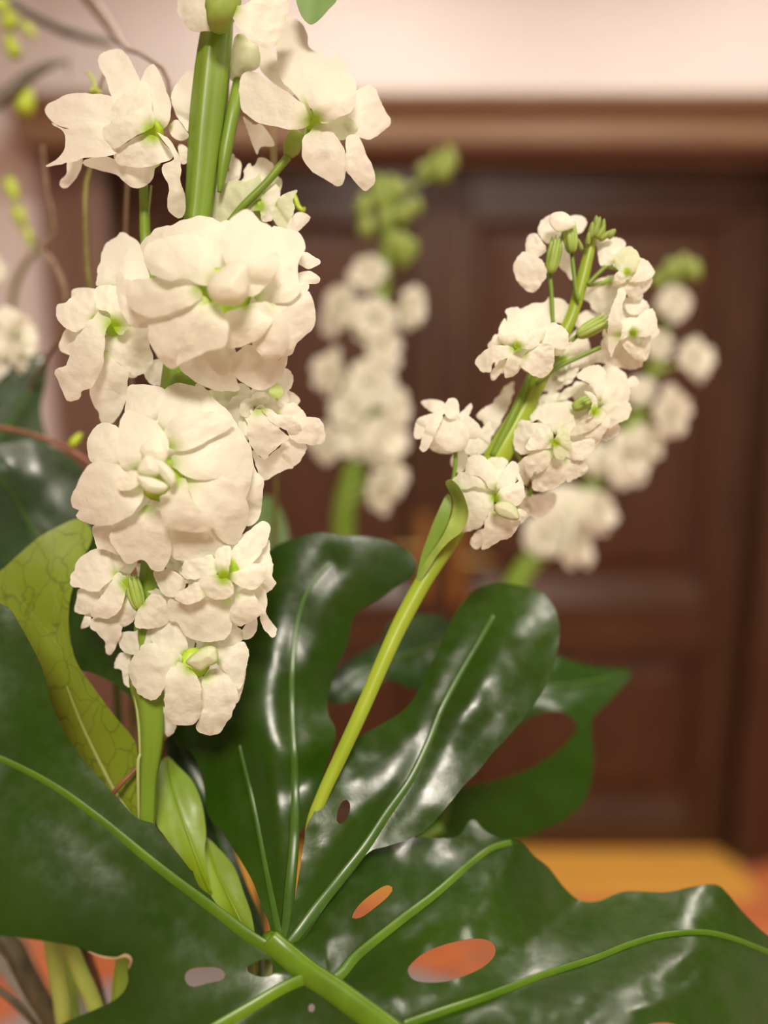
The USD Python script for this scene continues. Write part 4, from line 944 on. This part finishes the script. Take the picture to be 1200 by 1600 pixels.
obj(sr, 'leaf', blade_mesh(fold, [(696, 756), (699, 750), (708, 751), (720, 765), (730, 790), (731, 808), (722, 830), (702, 846), (684, 866), (668, 892), (650, 916), (652, 900), (672, 866), (690, 840), (703, 812), (708, 786), (703, 770)], 3), M_CALYX, smooth=40, label='narrow green leaf curling at its tip under the lowest blossom')
fold2 = Blade([(700, 772, .2330), (690, 800, .2325), (672, 850, .2325), (650, 915, .2325), (700, 812, .2325)], (), 0, 10, 1, 40, 72)
obj(sr, 'leaf', blade_mesh(fold2, [(699, 772), (706, 788), (700, 815), (686, 842), (668, 872), (650, 915), (655, 880), (668, 840), (684, 800)], 3), M_STEM, smooth=40)
RB = {}
RB['A'] = ((862, 385), (-5, 45), (860, 424), 21, """
867 404 875 376 888 386 895 437 884 426 874 416
893 337 910 338 917 348 909 364 897 364 888 350
841 365 845 346 862 336 877 346 875 374 856 380
821 383 825 368 838 365 848 378 853 392 834 405 824 400
802 413 812 398 825 393 843 402 854 424 848 442 832 457 815 447 803 428
bn 858 348 862 334 880 331 894 341 898 353 882 361 869 362""")
RB['C'] = ((952, 440), (-10, 10), (920, 446), 22, """
911 465 919 447 936 436 963 431 966 454 955 484 945 490 927 486 921 472""")
RB['F'] = ((880, 560), (-30, 5), (860, 560), 23, """
883 532 913 507 919 530 920 549 893 560 868 555
898 498 915 486 938 490 958 494 944 508 920 514 902 512
867 562 928 547 931 567 898 580 888 588 876 608 857 613 842 606 855 584
884 608 903 601 904 611 886 623 866 626""")
RB['D'] = ((990, 520), (12, 65), (930, 510), 24, """
944 508 956 536 983 540 1005 566 993 578 965 574 944 568 920 565 924 552 938 544
977 464 992 470 1005 467 1015 480 1001 491 980 488
999 537 1017 522 1015 547 1009 563 999 555
968 530 983 517 998 535 1009 556 1003 566 987 556
971 501 997 498 989 519 966 532
989 506 1004 489 1019 482 1027 501 1024 519 1004 527 987 523
950 498 953 484 965 459 970 446 978 458 975 470 972 498 969 525 962 542 956 559 952 552 949 525""")
RB['B'] = ((980, 424), (10, 55), (946, 416), 25, """
951 372 969 372 978 383 962 402 950 386
932 383 934 367 951 365 961 392 962 409 945 416 937 411
984 439 1017 434 1015 448 1003 458 986 449
969 441 984 437 1002 450 1004 468 990 472 976 455
997 402 1014 410 1023 426 1010 438 984 440 982 424
g 960 413 964 396 982 384 996 394 1000 408 990 430 974 438 967 424
960 430 971 423 978 440 963 443""")
RB['E'] = ((808, 542), (26, 90), (846, 590), 26, """
816 490 823 477 850 471 858 465 873 467 891 478 886 503 867 507 836 530 814 528
778 522 782 508 790 497 790 515 786 540 768 541 770 527 774 522
790 488 793 482 813 482 826 512 814 536 802 542 785 535 779 522 792 498
768 580 787 558 795 562 785 578 778 589 768 595
863 540 885 536 894 535 886 551 872 556 862 553
742 565 752 552 767 541 785 539 802 544 800 556 788 561 770 568 767 581 753 581 746 573
788 587 790 566 805 546 828 543 822 564 807 584 792 591
838 532 850 510 868 504 888 522 884 545 860 542
813 570 820 554 832 542 860 537 866 553 864 574 853 588 842 590 828 584
805 540 813 526 833 514 838 501 847 500 854 515 838 542 817 545""")
RB['G'] = ((930, 642), (10, 62), (832, 640), 27, """
882 628 903 630 922 639 919 654 893 670 885 648
980 593 991 587 999 597 993 604 981 603
943 571 972 579 983 597 984 621 977 635 958 632 938 636 941 606
943 633 982 629 983 652 960 664 951 669 938 648
903 679 936 662 942 646 953 658 944 678 928 695 909 686
895 668 917 652 936 638 946 648 935 664 910 678 892 680
901 589 912 576 932 570 946 580 944 606 937 628 924 602
912 611 928 616 934 633 929 648 917 654 925 630""")
RB['K'] = ((836, 752), (-20, 10), (800, 700), 28, """
820 762 832 774 867 771 866 793 843 809 828 804 814 798
808 728 820 716 829 733 824 758 814 751""")
RB['H'] = ((868, 692), (28, 85), (812, 690), 29, """
829 650 842 634 862 630 882 630 896 648 894 666 881 684 870 680 858 670 842 657 830 660
802 685 807 662 818 656 832 661 842 678 850 694 827 708 816 710 804 701
882 718 899 714 916 727 915 739 899 748 886 752 878 730
886 700 903 689 928 687 926 705 910 719 886 714
831 756 842 741 864 712 879 712 883 738 882 753 860 764 838 768
807 729 820 713 837 704 862 700 864 712 855 730 840 741 837 736 829 748 823 736 819 725
821 696 833 677 831 662 851 663 864 677 862 690 866 698 844 702 827 704
g 864 690 873 676 882 662 889 679 893 700 880 717 867 713""")
RB['J'] = ((774, 778), (38, 100), (745, 770), 30, """
n 734 847 743 832 757 826 756 840 752 854 742 858
763 718 777 714 794 720 786 740 780 764 770 756 770 732
722 765 740 757 762 756 774 770 769 793 757 816 745 828 721 830 729 813 729 793
707 752 717 739 730 737 752 743 766 762 740 761 723 766
727 733 732 716 743 711 757 714 773 732 777 764 764 762 752 746 727 741
782 742 797 722 808 724 811 740 803 758 780 772 776 758
758 817 763 806 772 798 797 811 814 814 798 838 780 846 760 858 752 854
773 784 783 764 807 754 810 739 819 758 818 778 808 791 795 786
810 795 822 801 821 811 806 813
bg 772 790 783 783 797 784 808 795 811 811 797 812 777 804""")
RB['I'] = ((722, 690), (-5, 50), (712, 708), 31, """
n 743 649 766 632 776 621 792 601 804 599 794 637 770 681 756 660
746 682 765 658 767 688 757 705 745 710
658 629 671 624 693 628 695 642 677 645
n 677 684 686 697 710 702 716 706 690 709 670 699
715 648 722 643 735 630 738 637 730 652 718 656
647 683 651 657 664 649 679 647 666 670 658 685
724 701 730 684 744 681 747 708 737 714
717 657 732 650 751 668 749 682 732 683 722 676
679 681 688 656 702 649 719 660 734 681 724 700 709 706 690 700
695 631 702 623 712 623 717 633 716 652 702 654 692 642
n 656 701 664 670 678 643 696 639 691 653 678 683 667 704""")
for key in 'CFKAGDBIEHJ':
    c, (z0, z1), att, seed, text = RB[key]
    traced_bloom(sr, c, z0, z1, DR, text, att, seed, cal=(3, 5), core=key in 'BEHD', frill=1.9, eye=0.09, claw=key not in 'IA', fill=dict(D=6, E=6, G=6, H=6, J=6, B=5, I=4).get(key, 0))

for k, (x, y, r) in enumerate([(882, 580, 30), (905, 652, 36), (950, 606, 34), (968, 492, 32), (850, 726, 32), (806, 792, 28), (938, 664, 30), (978, 548, 34), (832, 510, 32), (862, 640, 30), (985, 436, 26), (900, 690, 30)]):
    rg = np.random.default_rng(900 + k)
    loose_bloom(sr, x, y, r, DR + .0035, (rg.uniform(-.5, .5), rg.uniform(-.5, .3), 1), 900 + k, (x - 4, y + 6), (7, 6, 3))


# ---- blurred stems further back
def far_stock(label, d, stem, blooms, buds, dx, dy, seed, way, tip=None):
    t = thing('stock_flower', label, 'flower')
    if tip:
        obj(t, 'tip', stalk([(x, y, d, r) for x, y, r in tip]), M_STEM)
    obj(t, 'stem', to_vase([(x, y, d, r) for x, y, r in stem] + [(x, y, d + e, stem[-1][2] * .6) for x, y, e in way], dx, dy, .0028, 12), M_STEM)
    sx = spline(np.array(stem, float)[:, :2], 60)
    for k, (x, y, r) in enumerate(blooms):
        a = sx[np.abs(sx[:, 1] - (y + .6 * r)).argmin()]
        rg = np.random.default_rng(seed + k)
        f = np.array([(x - a[0]) / 45 + rg.uniform(-.3, .3), rg.uniform(-.45, .15), 1.0])
        loose_bloom(t, x, y, r, d - 0.25 * r * d / F - .004, f, seed * 7 + k, a)
    for x0, y0, x1, y1, r, m in buds:
        obj(t, 'bud', pod(x0, y0, d, x1, y1, d, r), m)
    return t


far_stock('blurred white stock stem in the middle distance between the two sharp stems', .50, [(612, 290, 6), (606, 360, 9), (598, 450, 11), (588, 560, 13), (572, 660, 15), (552, 740, 17), (538, 800, 19), (532, 880, 19)],
          [(575, 425, 32), (536, 478, 42), (640, 480, 36), (520, 505, 28), (585, 500, 42), (598, 545, 36), (522, 585, 44), (575, 600, 44), (618, 640, 32), (548, 640, 44), (510, 690, 36), (596, 690, 44), (560, 690, 38), (608, 745, 36), (590, 770, 34)],
          [(612, 365, 632, 412, 22, M_BUD), (640, 372, 626, 420, 18, M_BUD), (566, 340, 572, 300, 13, M_BUD), (574, 372, 570, 332, 14, M_BUD), (622, 350, 640, 314, 14, M_BUD), (596, 330, 588, 270, 15, M_BUD), (620, 316, 606, 272, 13, M_BUD), (648, 336, 650, 306, 11, M_BUD), (600, 360, 608, 318, 14, M_BUD), (630, 300, 618, 280, 10, M_BUD), (655, 276, 672, 254, 12, M_BUD), (690, 286, 690, 240, 15, M_BUD), (704, 270, 700, 226, 12, M_BUD), (676, 266, 684, 236, 10, M_BUD)], .03, .015, 300, [(490, 960, -.01), (430, 1200, -.03), (400, 1540, -.07)],
          [(614, 320, 5), (630, 300, 5), (655, 285, 5), (680, 272, 4), (696, 255, 3)])
far_stock('blurred white stock stem leaning right, beyond the arching stem', .50, [(1062, 410, 5), (1050, 470, 7), (1030, 550, 8), (1000, 630, 10), (960, 710, 12), (910, 780, 14), (860, 840, 16), (820, 890, 18), (800, 925, 19)],
          [(1056, 474, 30), (1082, 562, 40), (1030, 540, 26), (1046, 644, 46), (1000, 610, 26), (976, 716, 50), (1010, 690, 34), (936, 720, 30), (930, 800, 42), (884, 800, 44), (900, 850, 42), (850, 840, 38)],
          [(1052, 440, 1046, 404, 14, M_BUD), (1078, 440, 1086, 404, 14, M_BUD), (1064, 424, 1070, 396, 11, M_BUD), (1030, 450, 1026, 424, 12, M_BUD), (1040, 500, 1026, 470, 13, M_BUD), (1026, 590, 1016, 540, 13, M_BUD), (1000, 650, 990, 606, 13, M_BUD)], .035, .008, 400, [(770, 1000, -.005), (700, 1150, -.02), (520, 1360, -.06), (410, 1520, -.1)])
far_stock('blurred white blossoms at the left edge, mostly outside the picture', .34, [(-50, 300, 6), (-46, 420, 10), (-44, 560, 12), (-40, 700, 13), (-20, 900, 14)],
          [(-18, 425, 36), (-60, 470, 40), (20, 528, 50), (30, 560, 36), (-30, 560, 50), (-70, 600, 50), (-26, 640, 44)], [(-50, 330, -46, 290, 12, M_BUD)], -.03, .005, 500, [(20, 1150, 0), (120, 1560, -.01)])
